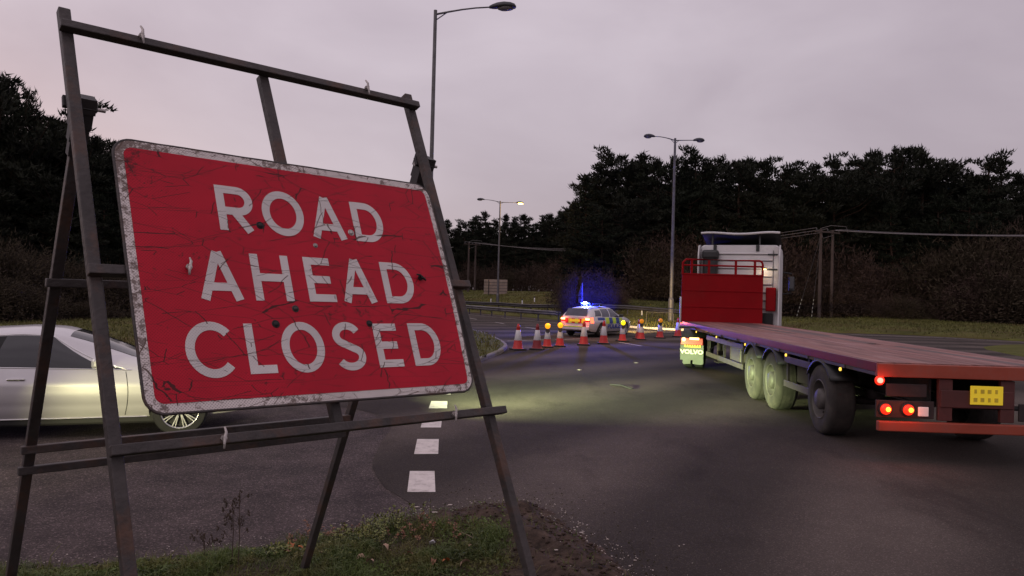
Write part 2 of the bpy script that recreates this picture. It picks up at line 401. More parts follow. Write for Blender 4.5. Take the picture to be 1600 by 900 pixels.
# road markings
def quad_mark(corners, z=.008):
    mb = MB(); mb.add([(x, y, z) for x, y in corners], [(0, 1, 2, 3)]); return mb
dashes = [[(-1.01, 7.45), (-.715, 7.47), (-.81, 8.35), (-1.10, 8.33)], [(-1.16, 9.19), (-.87, 9.22), (-.95, 10.13), (-1.235, 10.1)], [(-1.30, 10.95), (-1.0, 10.99), (-1.07, 11.78), (-1.36, 11.75)],
          [(-1.385, 12.75), (-1.08, 12.78), (-1.13, 13.62), (-1.43, 13.6)], [(-1.44, 14.5), (-1.14, 14.52), (-1.18, 15.3), (-1.48, 15.3)], [(-1.47, 16.2), (-1.17, 16.2), (-1.20, 17.0), (-1.50, 17.0)]]
mk = thing('road_marking', 'row of broad white dashes on the dark asphalt behind the road closed sign', 'road marking', (0, 0, 0)); mk['kind'] = 'structure'
del mk['category']; del mk['label']
for dsh in dashes:
    c = [(x + rnd.uniform(-.012, .012), y + rnd.uniform(-.015, .015)) for x, y in dsh]
    quad_mark(c).build('painted_dash', M['paint'], mk)
mk2 = thing('lane_marking', None, None); mk2['kind'] = 'structure'
def line(a, c, wd, m=M['paint_far'], parent=mk2, name='lane_line'):
    a = Vector(a); c = Vector(c); d = (c - a).normalized(); n = Vector((-d.y, d.x)) * wd / 2
    quad_mark([tuple(a - n), tuple(c - n), tuple(c + n), tuple(a + n)]).build(name, m, parent)
for k in range(-3, 5):
    p = Vector((-.44, 47.1)) + Vector((-2.05, 6.2)) * k * (1.0 if k > 0 else .93)
    line(p, p + Vector((-.62, 2.0)), .12)
line((-.13, 30.75), (1.74, 32.3), .1); line((1.95, 32.5), (3.3, 33.6), .1)
line((-6, 67.5), (-1.2, 58.7), .12); line((-.8, 58), (3.4, 50), .12)
line((7.0, 42.6), (9.3, 41.3), .14); line((9.5, 41.2), (14, 41.6), .14)
line((20.5, 44.6), (25.5, 43.6), .12); line((25.6, 43.5), (30.5, 39.4), .12)
# crack sealing scrap and stones
# ------------------------------------------------------------------ the road sign
M['steel'] = material('steel', (.052, .043, .041), .55, metal=.2, var=.35, scale=7, bump=.25, bscale=45, spec=.5, detail=8, grime=(.13, .052, .024), gscale=4.5, gamt=.5)
M['steel_dark'] = material('steel_dark', (.020, .016, .016), .6, var=.3, scale=8)
M['zinc'] = material('zinc', (.42, .38, .36), .45, metal=.7, var=.3, scale=20, bump=.2, bscale=60)
M['alu'] = material('alu', (.28, .25, .24), .5, metal=.5, var=.3, scale=6)
M['dark'] = material('dark', (.010, .009, .009), .7, var=.3)
def sign_material(name, base, dotcol, scale, grimecol, wear, edge):
    m = material(name, base, .55, var=.13, scale=3.2, spec=.25, detail=7, bump=.12, bscale=10)
    t = m.node_tree; b = t.nodes['Principled BSDF']; N = t.nodes.new; L = t.links.new
    last = b.inputs['Base Color'].links[0].from_socket
    tcn = N('ShaderNodeTexCoord')
    # bead pattern of the retroreflective sheeting
    v = N('ShaderNodeTexVoronoi'); v.inputs['Scale'].default_value = scale; v.inputs['Randomness'].default_value = 0.0
    mpn = N('ShaderNodeMapping'); mpn.inputs['Rotation'].default_value = (0, 0, R_(45)); L(tcn.outputs['Object'], mpn.inputs[0]); L(mpn.outputs[0], v.inputs[0])
    r = N('ShaderNodeValToRGB'); r.color_ramp.elements[0].position = .22; r.color_ramp.elements[0].color = (1, 1, 1, 1); r.color_ramp.elements[1].position = .36; r.color_ramp.elements[1].color = (0, 0, 0, 1)
    L(v.outputs['Distance'], r.inputs[0])
    fac = N('ShaderNodeMath'); fac.operation = 'MULTIPLY'; fac.inputs[1].default_value = .62; L(r.outputs[0], fac.inputs[0])
    mx = N('ShaderNodeMix'); mx.data_type = 'RGBA'; L(fac.outputs[0], mx.inputs[0]); L(last, mx.inputs[6]); mx.inputs[7].default_value = (*dotcol, 1); last = mx.outputs[2]
    # scratches: distorted thin cracks in three directions
    def scratch(rot, sc_, wdt, seed, dist, gate):
        nonlocal last
        mp2 = N('ShaderNodeMapping'); mp2.inputs['Rotation'].default_value = (0, 0, R_(rot)); mp2.inputs['Location'].default_value = (seed, seed * 1.7, 0); mp2.inputs['Scale'].default_value = (1, sc_, 1)
        L(tcn.outputs['Object'], mp2.inputs[0])
        n2 = N('ShaderNodeTexNoise'); n2.inputs['Scale'].default_value = 5; n2.inputs['Detail'].default_value = 4; L(mp2.outputs[0], n2.inputs[0])
        ad = N('ShaderNodeMix'); ad.data_type = 'RGBA'; ad.inputs[0].default_value = dist; L(mp2.outputs[0], ad.inputs[6]); L(n2.outputs[1], ad.inputs[7])
        vv = N('ShaderNodeTexVoronoi'); vv.feature = 'DISTANCE_TO_EDGE'; vv.inputs['Scale'].default_value = 2.6; L(ad.outputs[2], vv.inputs[0])
        lt = N('ShaderNodeMath'); lt.operation = 'LESS_THAN'; lt.inputs[1].default_value = wdt; L(vv.outputs['Distance'], lt.inputs[0])
        g = N('ShaderNodeTexNoise'); g.inputs['Scale'].default_value = 3.1; g.inputs['Detail'].default_value = 2; L(mp2.outputs[0], g.inputs[0])
        gt = N('ShaderNodeMath'); gt.operation = 'GREATER_THAN'; gt.inputs[1].default_value = gate; L(g.outputs[0], gt.inputs[0])
        ml = N('ShaderNodeMath'); ml.operation = 'MULTIPLY'; L(lt.outputs[0], ml.inputs[0]); L(gt.outputs[0], ml.inputs[1])
        m5 = N('ShaderNodeMath'); m5.operation = 'MULTIPLY'; m5.inputs[1].default_value = .95; L(ml.outputs[0], m5.inputs[0])
        m6 = N('ShaderNodeMix'); m6.data_type = 'RGBA'; L(m5.outputs[0], m6.inputs[0]); L(last, m6.inputs[6]); m6.inputs[7].default_value = (*grimecol, 1); last = m6.outputs[2]
    scratch(3, 3.4, .0052, 3.1, .03, .42); scratch(-8, 4.6, .0045, 23.1, .02, .48)
    scratch(38, 3.2, .0045, 7.7, .04, .49)
    scratch(-55, 3.6, .0042, 12.3, .03, .51)
    scratch(80, 2.3, .0035, 17.9, .05, .57)
    # scuffs and grime; the rim of the plate is the most worn
    g = N('ShaderNodeTexNoise'); g.inputs['Scale'].default_value = 26; g.inputs['Detail'].default_value = 9; g.inputs['Roughness'].default_value = .75; L(tcn.outputs['Object'], g.inputs[0])
    g2 = N('ShaderNodeTexNoise'); g2.inputs['Scale'].default_value = 2.3; g2.inputs['Detail'].default_value = 3; L(tcn.outputs['Object'], g2.inputs[0])
    sm_ = N('ShaderNodeMath'); sm_.operation = 'MULTIPLY_ADD'; sm_.inputs[1].default_value = .55; L(g2.outputs[0], sm_.inputs[0]); L(g.outputs[0], sm_.inputs[2])
    vd = N('ShaderNodeVectorMath'); vd.operation = 'DISTANCE'; vd.inputs[1].default_value = (.05, .07, 0); L(tcn.outputs['Object'], vd.inputs[0])   # the dirtiest corner
    mr = N('ShaderNodeMapRange'); mr.inputs[1].default_value = .03; mr.inputs[2].default_value = .24; mr.inputs[3].default_value = .17; mr.inputs[4].default_value = 0.0; L(vd.outputs['Value'], mr.inputs[0])
    s2 = N('ShaderNodeMath'); L(sm_.outputs[0], s2.inputs[0]); L(mr.outputs[0], s2.inputs[1]); sm_ = s2
    gr = N('ShaderNodeValToRGB'); gr.color_ramp.elements[0].position = wear; gr.color_ramp.elements[1].position = wear + .06
    gr.color_ramp.elements[0].color = (0, 0, 0, 1); gr.color_ramp.elements[1].color = (edge,) * 3 + (1,); L(sm_.outputs[0], gr.inputs[0])
    m7 = N('ShaderNodeMix'); m7.data_type = 'RGBA'; L(gr.outputs[0], m7.inputs[0]); L(last, m7.inputs[6]); m7.inputs[7].default_value = (*grimecol, 1)
    L(m7.outputs[2], b.inputs['Base Color'])
    return m
M['sign_red'] = sign_material('sign_red', (.47, .007, .026), (.26, .004, .014), 115, (.06, .012, .012), .89, .75)
M['sign_white'] = sign_material('sign_white', (.68, .61, .585), (.17, .14, .13), 115, (.12, .08, .065), .80, .85)
M['letter_white'] = sign_material('letter_white', (.62, .57, .555), (.20, .18, .175), 115, (.13, .09, .08), .93, .8)

P0 = Vector((-1.57546, 2.87730, 2.61403))
U = Vector((0.74282057, 0.66940008, -0.01100585)); V = Vector((0.2275105, -0.26785667, -0.93621139)); Nn = -V.cross(U).normalized()
if Nn.dot(Vector((0, 0, CAMH)) - P0) < 0: Nn = -Nn
SH = .0507                                                     # the frame leans over a little: racked
VS = V + U * SH
# plate frame: x = U, y = racked "down", z = out of the plate towards the road user
PM = Matrix(((U.x, VS.x, Nn.x, P0.x), (U.y, VS.y, Nn.y, P0.y), (U.z, VS.z, Nn.z, P0.z), (0, 0, 0, 1)))
sign = thing('road_sign', 'battered red ROAD AHEAD CLOSED sign bolted to a rusty steel A-frame on the near verge', 'road sign', (-.9, 3.3, .14))
def sp(name, mb, m, sharp=None, parent=None):
    mb.v = [tuple((PM @ Vector(v)) - sign.location) for v in mb.v] if False else mb.v
    o = mb.build(name, m, sign if parent is None else parent, sharp=sharp)
    if parent is None:
        o.matrix_parent_inverse = Matrix.Translation(-sign.location) @ PM
    return o
W_, H_ = 1.5, 1.105
def rrect(x0, y0, x1, y1, r, n=7, bulge=0.0, wob=0.0):
    P = []
    for cx, cy, a0 in [(x1 - r, y0 + r, -90), (x1 - r, y1 - r, 0), (x0 + r, y1 - r, 90), (x0 + r, y0 + r, 180)]:
        for k in range(n + 1):
            a = R_(a0 + 90 * k / n); P.append((cx + r * math.cos(a), cy + r * math.sin(a)))
    Q = []
    for a, b in zip(P, P[1:] + P[:1]):
        m = max(1, int(math.hypot(b[0] - a[0], b[1] - a[1]) / .05))
        for k in range(m): Q.append((a[0] + (b[0] - a[0]) * k / m, a[1] + (b[1] - a[1]) * k / m))
    out = []
    for x, y in Q:
        if x > x1 - .1: x += bulge * math.sin(math.pi * (y - y0) / (y1 - y0)) * (x - x1 + .1) / .1
        if wob: x += wob * noise.noise(Vector((x * 9, y * 9, 0))); y += wob * noise.noise(Vector((x * 9, y * 9, 4)))
        out.append((x, y))
    return out
T = Matrix.Translation
outer = rrect(0, 0, W_, H_, .072, bulge=.012, wob=.0015)
sp('sign_plate', MB().prism(outer, T((0, 0, -.012)), .009), M['alu'])
# turned rim of the plate
mb = MB(); mb.tube([Vector((x, y, -.006)) for x, y in outer] + [Vector((*outer[0], -.006))], .006, 6, caps=False); sp('plate_rim', mb, M['steel'])
innr = rrect(.036, .036, W_ - .030, H_ - .037, .034, bulge=.012)
sp('white_border', MB().prism(rrect(.004, .004, W_ - .004, H_ - .004, .068, bulge=.012), T((0, 0, -.0028)), .0016), M['sign_white'])
sp('red_panel', MB().prism(innr, T((0, 0, -.001)), .0016), M['sign_red'])
# ---- letters as strokes
SW = .0345
def stroke_mesh(mb, path, zoff, closed=False, w=SW):
    n = len(path); Lp = []; Rp = []
    for i, p in enumerate(path):
        if closed: a, c = path[(i - 1) % n], path[(i + 1) % n]
        else: a, c = path[max(i - 1, 0)], path[min(i + 1, n - 1)]
        d = Vector((c[0] - a[0], c[1] - a[1])).normalized(); nr = Vector((-d.y, d.x))
        k = 1.0
        if 0 < i < n - 1 or closed:
            d1 = Vector((p[0] - a[0], p[1] - a[1])).normalized(); k = 1 / max(.5, abs(nr.dot(Vector((-d1.y, d1.x)))))
        Lp.append(Vector(p) + nr * w / 2 * k); Rp.append(Vector(p) - nr * w / 2 * k)
    vs = []; zt = .0022 + zoff
    for a, c in zip(Lp, Rp): vs += [(a.x, a.y, zt), (c.x, c.y, zt), (a.x, a.y, .0004), (c.x, c.y, .0004)]
    fs = []
    for i in range(n if closed else n - 1):
        j = (i + 1) % n; a, b = i * 4, j * 4
        fs += [(a, a + 1, b + 1, b), (a, b, b + 2, a + 2), (a + 1, a + 3, b + 3, b + 1)]
    if not closed: fs += [(0, 2, 3, 1), (4 * n - 4, 4 * n - 3, 4 * n - 1, 4 * n - 2)]
    mb.add(vs, fs)
def arc(cx, cy, rx_, ry_, a0, a1, n=18): return [(cx + rx_ * math.cos(R_(a0 + (a1 - a0) * k / n)), cy + ry_ * math.sin(R_(a0 + (a1 - a0) * k / n))) for k in range(n + 1)]
def letter(ch, x0, x1, y0, y1):
    h = SW / 2; S = []
    if ch == 'O': S = [(arc((x0 + x1) / 2, (y0 + y1) / 2, (x1 - x0) / 2 - h, (y1 - y0) / 2 - h, 0, 350, 35), True)]
    if ch == 'C':
        S = [(arc((x0 + x1) / 2 + .01, (y0 + y1) / 2, (x1 - x0) / 2 - h + .012, (y1 - y0) / 2 - h, -42, -318, 30), False)]
    if ch == 'S':
        cx = (x0 + x1) / 2; q = (y1 - y0) / 4
        ya, yb = y0 + q + h * .45, y1 - q - h * .45; rw = (x1 - x0) / 2 - h; ra = (ya - y0) - h; rb = (y1 - yb) - h
        top = arc(cx, ya, rw * .93, ra, -25, -180, 14) + arc(cx, ya, rw * .93, (yb - ya) * .42, 165, 112, 5)
        bot = arc(cx, yb, rw, (yb - ya) * .42, -68, -15, 5) + arc(cx, yb, rw, rb, 0, 152, 14)
        S = [(top + bot, False)]
    if ch == 'D':
        r = (x1 - x0) * .55
        S = [([(x0 + h, y0), (x0 + h, y1)], False), ([(x0 + h, y0 + h), (x1 - r, y0 + h)] + arc(x1 - r, (y0 + y1) / 2, r - h, (y1 - y0) / 2 - h, -82, 82, 18) + [(x1 - r, y1 - h), (x0 + h, y1 - h)], False)]
    if ch == 'R':
        ym = y0 + (y1 - y0) * .56; r = (ym - y0) / 2
        S = [([(x0 + h, y0), (x0 + h, y1)], False), ([(x0 + h, y0 + h), (x1 - r, y0 + h)] + arc(x1 - r, y0 + h + (ym - y0 - h) / 2, r - h * .3 - .004, (ym - y0 - h) / 2, -80, 80, 12) + [(x1 - r, ym), (x0 + h, ym)], False),
             ([(x0 + (x1 - x0) * .47, ym), (x1 - h * 1.05, y1)], False)]
    if ch == 'A':
        xm = (x0 + x1) / 2
        S = [([(xm - h * .12, y0), (x0 + h * 1.08, y1)], False), ([(xm + h * .12, y0), (x1 - h * 1.08, y1)], False), ([(x0 + (x1 - x0) * .22, y1 - (y1 - y0) * .27), (x1 - (x1 - x0) * .22, y1 - (y1 - y0) * .27)], False)]
    if ch == 'H':
        S = [([(x0 + h, y0), (x0 + h, y1)], False), ([(x1 - h, y0), (x1 - h, y1)], False), ([(x0 + h, (y0 + y1) / 2), (x1 - h, (y0 + y1) / 2)], False)]
    if ch == 'E':
        S = [([(x0 + h, y0), (x0 + h, y1)], False), ([(x0 + h, y0 + h), (x1 - .006, y0 + h)], False), ([(x0 + h, (y0 + y1) / 2), (x1 - .014, (y0 + y1) / 2)], False), ([(x0 + h, y1 - h), (x1, y1 - h)], False)]
    if ch == 'L': S = [([(x0 + h, y0), (x0 + h, y1)], False), ([(x0 + h, y1 - h), (x1, y1 - h)], False)]
    mb = MB()
    for k, (p, c) in enumerate(S): stroke_mesh(mb, p, k * .00025, c)
    sp('letter', mb, M['letter_white'])
for ch, a, b, c, d in [('R', .370, .517, .154, .358), ('O', .563, .755, .148, .362), ('A', .784, .960, .152, .356), ('D', 1.005, 1.169, .154, .356),
                       ('A', .249, .424, .459, .665), ('H', .472, .640, .457, .664), ('E', .711, .841, .456, .663), ('A', .876, 1.052, .454, .662), ('D', 1.101, 1.272, .456, .662),
                       ('C', .166, .345, .756, .982), ('L', .400, .513, .764, .973), ('O', .546, .738, .756, .977), ('S', .781, .931, .756, .977), ('E', .993, 1.122, .763, .969), ('D', 1.185, 1.350, .761, .969)]:
    letter(ch, a, b, c, d)
# bolt holes and rivets
for x, y, r, mm in [(.544, .322, .011, 'dark'), (.984, .316, .010, 'zinc'), (.787, .396, .007, 'zinc'), (.637, .697, .010, 'steel'), (.538, .765, .011, 'dark'), (.983, .762, .010, 'dark')]:
    mb = MB(); mb.lathe([(0, .0048), (r, .0044), (r * 1.02, .0008)], c=(x, y, 0), n=14); mb.lathe([(r * 1.03, .001), (r * 1.35, .0042), (r * 1.6, .0008)], c=(x, y, 0), n=14)
    sp('bolt_hole' if mm == 'dark' else 'rivet', mb, M[mm])
def clip(x, y, z, s=1.0, ang=10, m='zinc'):
    """bent wing-nut style fixing"""
    a = R_(ang); mb = MB()
    c, s_ = math.cos(a), math.sin(a)
    def q(u, v, w_): return (x + u * c - v * s_, y + u * s_ + v * c, z + w_)
    mb.tube([q(0, -.036 * s, .012), q(.003, -.018 * s, .02), q(0, 0, .015), q(-.003, .018 * s, .02), q(0, .034 * s, .010)], [.004, .0055, .0075, .0055, .004], 8)
    mb.tube([q(0, 0, -.03), q(0, 0, .022)], .0065, 8)
    mb.lathe([(0, 0), (.013, 0), (.013, .008), (0, .008)], c=q(0, 0, .0), n=6, smooth=False)
    sp('wing_bolt', mb, M[m])
clip(.219, .534, .004, 1.0, 8); clip(1.318, .529, .004, .8, -60, 'dark')
# ---- steel frame. z is measured behind the plate face
TB = .044
def fbar(name, a, b, w_=TB, h=TB, bev=.004):
    mb = MB(); a = Vector(a); b = Vector(b)
    mb.bar(a, b, w_, h, up=(0, 0, 1), bev=bev)
    return sp(name, mb, M['steel'])
zR = -.012 - .002 - TB / 2            # rails directly behind the plate
zL = zR - TB - .001                   # legs behind the rails
def xr(v): return 1.553 + .015 * v - .004 * v       # x of the right leg in racked coordinates
# legs (racked x = u - .0507 v)
fbar('leg', (-.098, -.60, zL), (-.088, 2.56, zL))
fbar('leg', (1.570, -.60, zL), (1.656, 2.56, zL))
fbar('top_rail', (-.128, -.495, zR), (1.597, -.515, zR), TB * .8, TB)
fbar('bottom_rail', (-.118, 1.213, zR), (1.690, 1.208, zR), TB * .85, TB)
fbar('middle_rail', (-.125, .548, zR), (1.650, .537, zR), TB * .85, TB)
fbar('stile', (.722, -.50, zL), (.778, 1.22, zL), TB, TB)
for x, y in [(.170, -.515), (1.262, -.530), (.262, 1.212), (1.352, 1.208)]: clip(x, y, zR + TB / 2, 1.15, rnd.uniform(-12, 12))
# hinge brackets and the back stay, in world coordinates
def wp(name, mb, m):
    o = mb.build(name, m, sign); o.matrix_parent_inverse = Matrix.Translation(-sign.location); return o
hl, hr = Vector((-1.770, 3.005, 2.75)), Vector((-.512, 4.115, 2.74))
foot_r = Vector((-1.349, 4.937, .12)); foot_l = hl + (foot_r - hr) + Vector((.03, -.03, 0))
for h_, f_ in ((hl, foot_l), (hr, foot_r)):
    d = (f_ - h_).normalized()
    mb = MB(); mb.bar(h_ - d * .03, f_, TB, TB, up=U, bev=.004); wp('back_leg', mb, M['steel'])
    mb = MB()
    ax = U
    s0 = -1
    pl_ = [h_ + ax * .0 + Vector((0, 0, .06)), h_ + d * .2]
    for k in range(4): mb.bar(h_ - d * .05 + d * .062 * k, h_ - d * .05 + d * .062 * (k + 1.02), .088 - .010 * k, .088 - .010 * k, up=Nn)
    mb.bar(h_ - ax * .075 + Nn * .03, h_ + ax * .05 + Nn * .03, .05, .022, up=Nn, bev=.003)
    wp('hinge_bracket', mb, M['steel_dark'])
    mb = MB(); mb.tube([h_ - ax * .062 + Nn * .01, h_ + ax * .085 + Nn * .01], .008, 8); mb.tube([h_ - ax * .062 + Nn * .01, h_ - ax * .045 + Nn * .01], .016, 6); wp('hinge_bolt', mb, M['zinc'])
def backrail(v, ext=.06):
    a = hl + (foot_l - hl) * v; b = hr + (foot_r - hr) * v
    mb = MB(); mb.bar(a - U * ext + Vector((0, -.045, 0)), b + U * ext + Vector((0, -.045, 0)), TB * .85, TB * .85, up=(0, 0, 1), bev=.004); wp('back_rail', mb, M['steel'])
backrail(.272, .012); backrail(.568, .012); backrail(.608, .012)
# ------------------------------------------------------------------ trees and scrub
M['bark'] = material('bark', (.050, .032, .024), .95, var=.4, scale=6, bump=.6, bscale=20, spec=.1)
M['needles'] = material('needles', (.014, .018, .010), .75, var=.45, scale=.8, spec=.15, detail=5)
M['needles2'] = material('needles2', (.017, .019, .012), .75, var=.45, scale=.8, spec=.15, detail=5)
M['scrub'] = material('scrub', (.060, .040, .032), .9, var=.5, scale=.7, spec=.1, detail=6, grime=(.030, .028, .014), gscale=.5, gamt=.6)
M['scrub2'] = material('scrub2', (.046, .036, .023), .9, var=.5, scale=.8, spec=.1, detail=6, grime=(.045, .028, .02), gscale=.6, gamt=.5)
def tri_mesh(name, pts, m):
    """pts: (n*3,3) array of triangle corners"""
    pts = np.asarray(pts, dtype=np.float32).reshape(-1, 3); n = len(pts) // 3
    me = bpy.data.meshes.new(name); me.vertices.add(n * 3); me.vertices.foreach_set('co', pts.ravel())
    me.loops.add(n * 3); me.loops.foreach_set('vertex_index', np.arange(n * 3, dtype=np.int32))
    me.polygons.add(n); me.polygons.foreach_set('loop_start', np.arange(0, n * 3, 3, dtype=np.int32))
    me.materials.append(m); me.update(calc_edges=True); return me
def flecks(rg, centers, dirs, length, width, jitter=.5):
    """one needle-bunch triangle per centre, along dirs"""
    n = len(centers)
    d = dirs + rg.normal(0, jitter, (n, 3)); d /= np.linalg.norm(d, axis=1, keepdims=True) + 1e-9
    s = np.cross(d, rg.normal(0, 1, (n, 3))); s /= np.linalg.norm(s, axis=1, keepdims=True) + 1e-9
    l = length * rg.uniform(.6, 1.35, (n, 1)); w_ = width * rg.uniform(.6, 1.4, (n, 1))
    a = centers - s * w_; b = centers + s * w_; c = centers + d * l
    return np.stack([a, b, c], axis=1)
def make_pine(seed, H=16.0, kind='scots'):
    rg = np.random.default_rng(seed); T_ = []; mbt = MB()
    lean = rg.normal(0, .02, 2)
    top = H * .97
    def trunk(z): return np.array([lean[0] * z + .25 * math.sin(z * .3 + seed), lean[1] * z + .2 * math.cos(z * .27 + seed), z])
    zs = np.linspace(0, top, 9); mbt.tube([trunk(z) for z in zs], [.26 * (1 - z / H) + .04 for z in zs], 7)
    if kind == 'scots': nb, lo, spread = 40, .30, .25
    elif kind == 'bushy': nb, lo, spread = 60, .12, .27
    else: nb, lo, spread = 74, .10, .19
    for i in range(nb):
        t = lo + (1 - lo) * (i + rg.uniform(0, 1)) / nb
        z = t * H * .97
        u = (t - lo) / (1 - lo)
        if kind == 'scots': R = H * spread * (0.35 + 1.15 * math.sin(min(1, u * 1.02 + .10) * math.pi) ** .6) * (.62 if u > .85 else 1)
        elif kind == 'bushy': R = H * spread * (1.05 - u ** 1.8 * .75)
        else: R = H * spread * (1.12 - u) + .35
        R *= rg.uniform(.35, 1.22)
        az = rg.uniform(0, 2 * math.pi) if kind != 'cone' else i * 2.4 + rg.uniform(-.4, .4)
        rise = {'scots': rg.uniform(.05, .55), 'bushy': rg.uniform(-.05, .35), 'cone': rg.uniform(-.15, .15)}[kind] + (.6 if u > .88 else 0)
        d = np.array([math.cos(az), math.sin(az), rise]); d /= np.linalg.norm(d)
        p0 = trunk(z); e = p0 + d * R + np.array([0, 0, .12 * R])
        mid = p0 + d * R * .5 - np.array([0, 0, .04 * R])
        mbt.tube([p0, mid, e], [.075 * (1.1 - u) + .02, .045, .015], 4, caps=False)
        npad = max(2, int(R * (2.0 if kind != 'cone' else 1.6)))
        for k in range(npad):
            f = .28 + .75 * (k + rg.uniform(0, 1)) / npad
            c = p0 + (e - p0) * f + rg.normal(0, .10 * R, 3) * np.array([1, 1, .35])
            pr = rg.uniform(.34, .88) * (1.0 if kind != 'cone' else .7) * (H / 16)
            n = int(52 * pr)
            q = rg.normal(0, 1, (n, 3)); q /= np.linalg.norm(q, axis=1, keepdims=True); q *= rg.uniform(.25, 1, (n, 1)) ** .5
            q = q * np.array([pr, pr, pr * .32])
            up = q * np.array([.9, .9, .6]) / pr + np.array([0, 0, .65]) + d * .25
            T_.append(flecks(rg, c + q, up, .44, .085, .35))
    # leader shoots
    c = trunk(top) + rg.normal(0, .22, (70, 3)) * np.array([1, 1, 1.6]); T_.append(flecks(rg, c, np.tile([0, 0, 1.], (70, 1)), .5, .07, .5))
    T_ = np.concatenate(T_)
    return mbt.mesh('trunk', M['bark']), tri_mesh('crown', T_, M['needles'] if seed % 2 else M['needles2'])
def make_bush(seed, m, h=3.0, r=2.2):
    rg = np.random.default_rng(seed); T_ = []
    # arching stems
    ns_ = 80
    for i in range(ns_):
        az = rg.uniform(0, 2 * math.pi); rr = r * rg.uniform(.15, 1); hh = h * rg.uniform(.5, 1.22) * (1 - .35 * (rr / r) ** 2)
        b = np.array([math.cos(az), math.sin(az), 0]) * rr * .35; e = np.array([math.cos(az) * rr, math.sin(az) * rr, hh])
        ts = np.linspace(0, 1, 5)[:, None]; P = b + (e - b) * ts; P[:, 2] = hh * np.sin(ts[:, 0] * 1.45) / math.sin(1.45)
        for a, c in zip(P, P[1:]):
            s = np.cross(c - a, rg.normal(0, 1, 3)); s /= np.linalg.norm(s) + 1e-9; w_ = .014
            T_.append(np.array([[a - s * w_, a + s * w_, c]]))
        n = 44
        tt = rg.uniform(.2, 1, n); cc = b + (e - b) * tt[:, None]; cc[:, 2] = hh * np.sin(tt * 1.45) / math.sin(1.45)
        cc += rg.normal(0, .17, (n, 3))
        T_.append(flecks(rg, cc, np.tile(e / np.linalg.norm(e) + np.array([0, 0, .5]), (n, 1)), .24, .017, .9))
    n = 1500
    q = rg.normal(0, 1, (n, 3)); q[:, 2] = abs(q[:, 2]); q /= np.linalg.norm(q, axis=1, keepdims=True); q *= rg.uniform(.5, 1, (n, 1)) ** .6
    q = q * np.array([r, r, h]) * .95
    q[:, 2] += .25 * np.sin(q[:, 0] * 2.1 + seed) * (h / 3)
    T_.append(flecks(rg, q, q / r + np.array([0, 0, .4]), .17, .032, 1.0))
    return tri_mesh('foliage', np.concatenate(T_), m)
pines = {}
for k in ('scots', 'bushy', 'cone'):
    pines[k] = [make_pine(s + {'scots': 10, 'bushy': 30, 'cone': 50}[k], 16, k) for s in range(3)]
bushes = [make_bush(71, M['scrub']), make_bush(72, M['scrub'], 3.2, 2.0), make_bush(73, M['scrub2']), make_bush(74, M['scrub2'], 2.6, 2.4)]
def ground_z(x, y):
    if y > bp_y(x) and (x > -6 or y > 95): return far_z(x, y) - .05
    return .08
def plant_tree(kind, px, top, Y, group, label, lower=0.0):
    p = at(px, top, Y=Y); gz = ground_z(p.x, Y) - lower; h = p.z - gz
    v = rnd.randrange(3); tr, cr = pines[kind][v]
    o = thing('pine_tree', label, 'pine tree', (p.x, Y, gz), rnd.uniform(0, 6.28), group)
    s = h / 16.0; k = s * rnd.uniform(.92, 1.12)
    o.scale = (k, k, s)
    link('trunk', tr, o); link('crown', cr, o)
    return o
# ordinal descriptions for the trees that can be told apart on the skyline
ORD = ['first', 'second', 'third', 'fourth', 'fifth', 'sixth', 'seventh', 'eighth', 'ninth', 'tenth', 'eleventh', 'twelfth', 'thirteenth', 'fourteenth', 'fifteenth', 'sixteenth']
KN = {'scots': 'broad crowned pine', 'bushy': 'bushy dark pine', 'cone': 'pointed dark conifer'}
def ordlab(items, marks, tail):
    """items: sorted px; marks: (px, name). label each as the nth one right of the nearest landmark to its left"""
    out = []; last = None; k = 0
    for px, kd in items:
        m = [q for q in marks if q[0] <= px][-1]
        if m != last: k = 0; last = m
        out.append('%s, %s %s %s' % (kd, ORD[min(k, 15)], tail, m[1])); k += 1
    return out
G_R = 'pines in the dark wood behind the lorry'; L_R = 'tall dark pine in the wood beyond the lorry and the wooden poles'
G_M = 'distant pines on the skyline'; L_M = 'small distant dark conifer in the low treeline between the sign and the police car'
G_L = 'pines behind the silver car'; L_L = 'dark pine in the wood behind the silver car and the sign frame'
FB = []
# skyline of the right-hand wood, front to back
R_sky = [(903, 318, 'cone'), (918, 282, 'cone'), (938, 262, 'bushy'), (962, 246, 'bushy'), (985, 256, 'scots'), (1004, 248, 'scots'), (1030, 256, 'bushy'), (1052, 254, 'scots'), (1075, 256, 'scots'), (1092, 243, 'bushy'), (1112, 255, 'cone'), (1132, 250, 'scots'), (1155, 258, 'bushy'), (1175, 255, 'scots'),
         (1198, 259, 'scots'), (1222, 268, 'bushy'), (1243, 275, 'scots'), (1264, 262, 'cone'), (1284, 276, 'scots'), (1304, 256, 'scots'), (1326, 268, 'scots'), (1348, 255, 'bushy'), (1368, 243, 'scots'), (1395, 237, 'scots'), (1422, 240, 'bushy'), (1444, 240, 'scots'), (1462, 272, 'bushy'), (1492, 262, 'scots'), (1515, 272, 'cone'), (1540, 252, 'bushy'), (1566, 258, 'scots'), (1590, 276, 'cone'), (1612, 292, 'scots'), (1640, 270, 'bushy')]
RL = ordlab([(a[0], KN[a[2]]) for a in R_sky], [(0, 'the left end of the big wood'), (1052, 'the double armed lamp post'), (1165, 'the lorry cab'), (1300, 'the wooden poles'), (1440, 'the tallest group of pines')], 'on the skyline right of')
for (px, top, kd), lb_ in zip(R_sky, RL):
    plant_tree(kd, px + rnd.uniform(-3, 3), top - 4, 86 + rnd.uniform(-5, 8) - (px - 900) * .006, G_R, lb_)
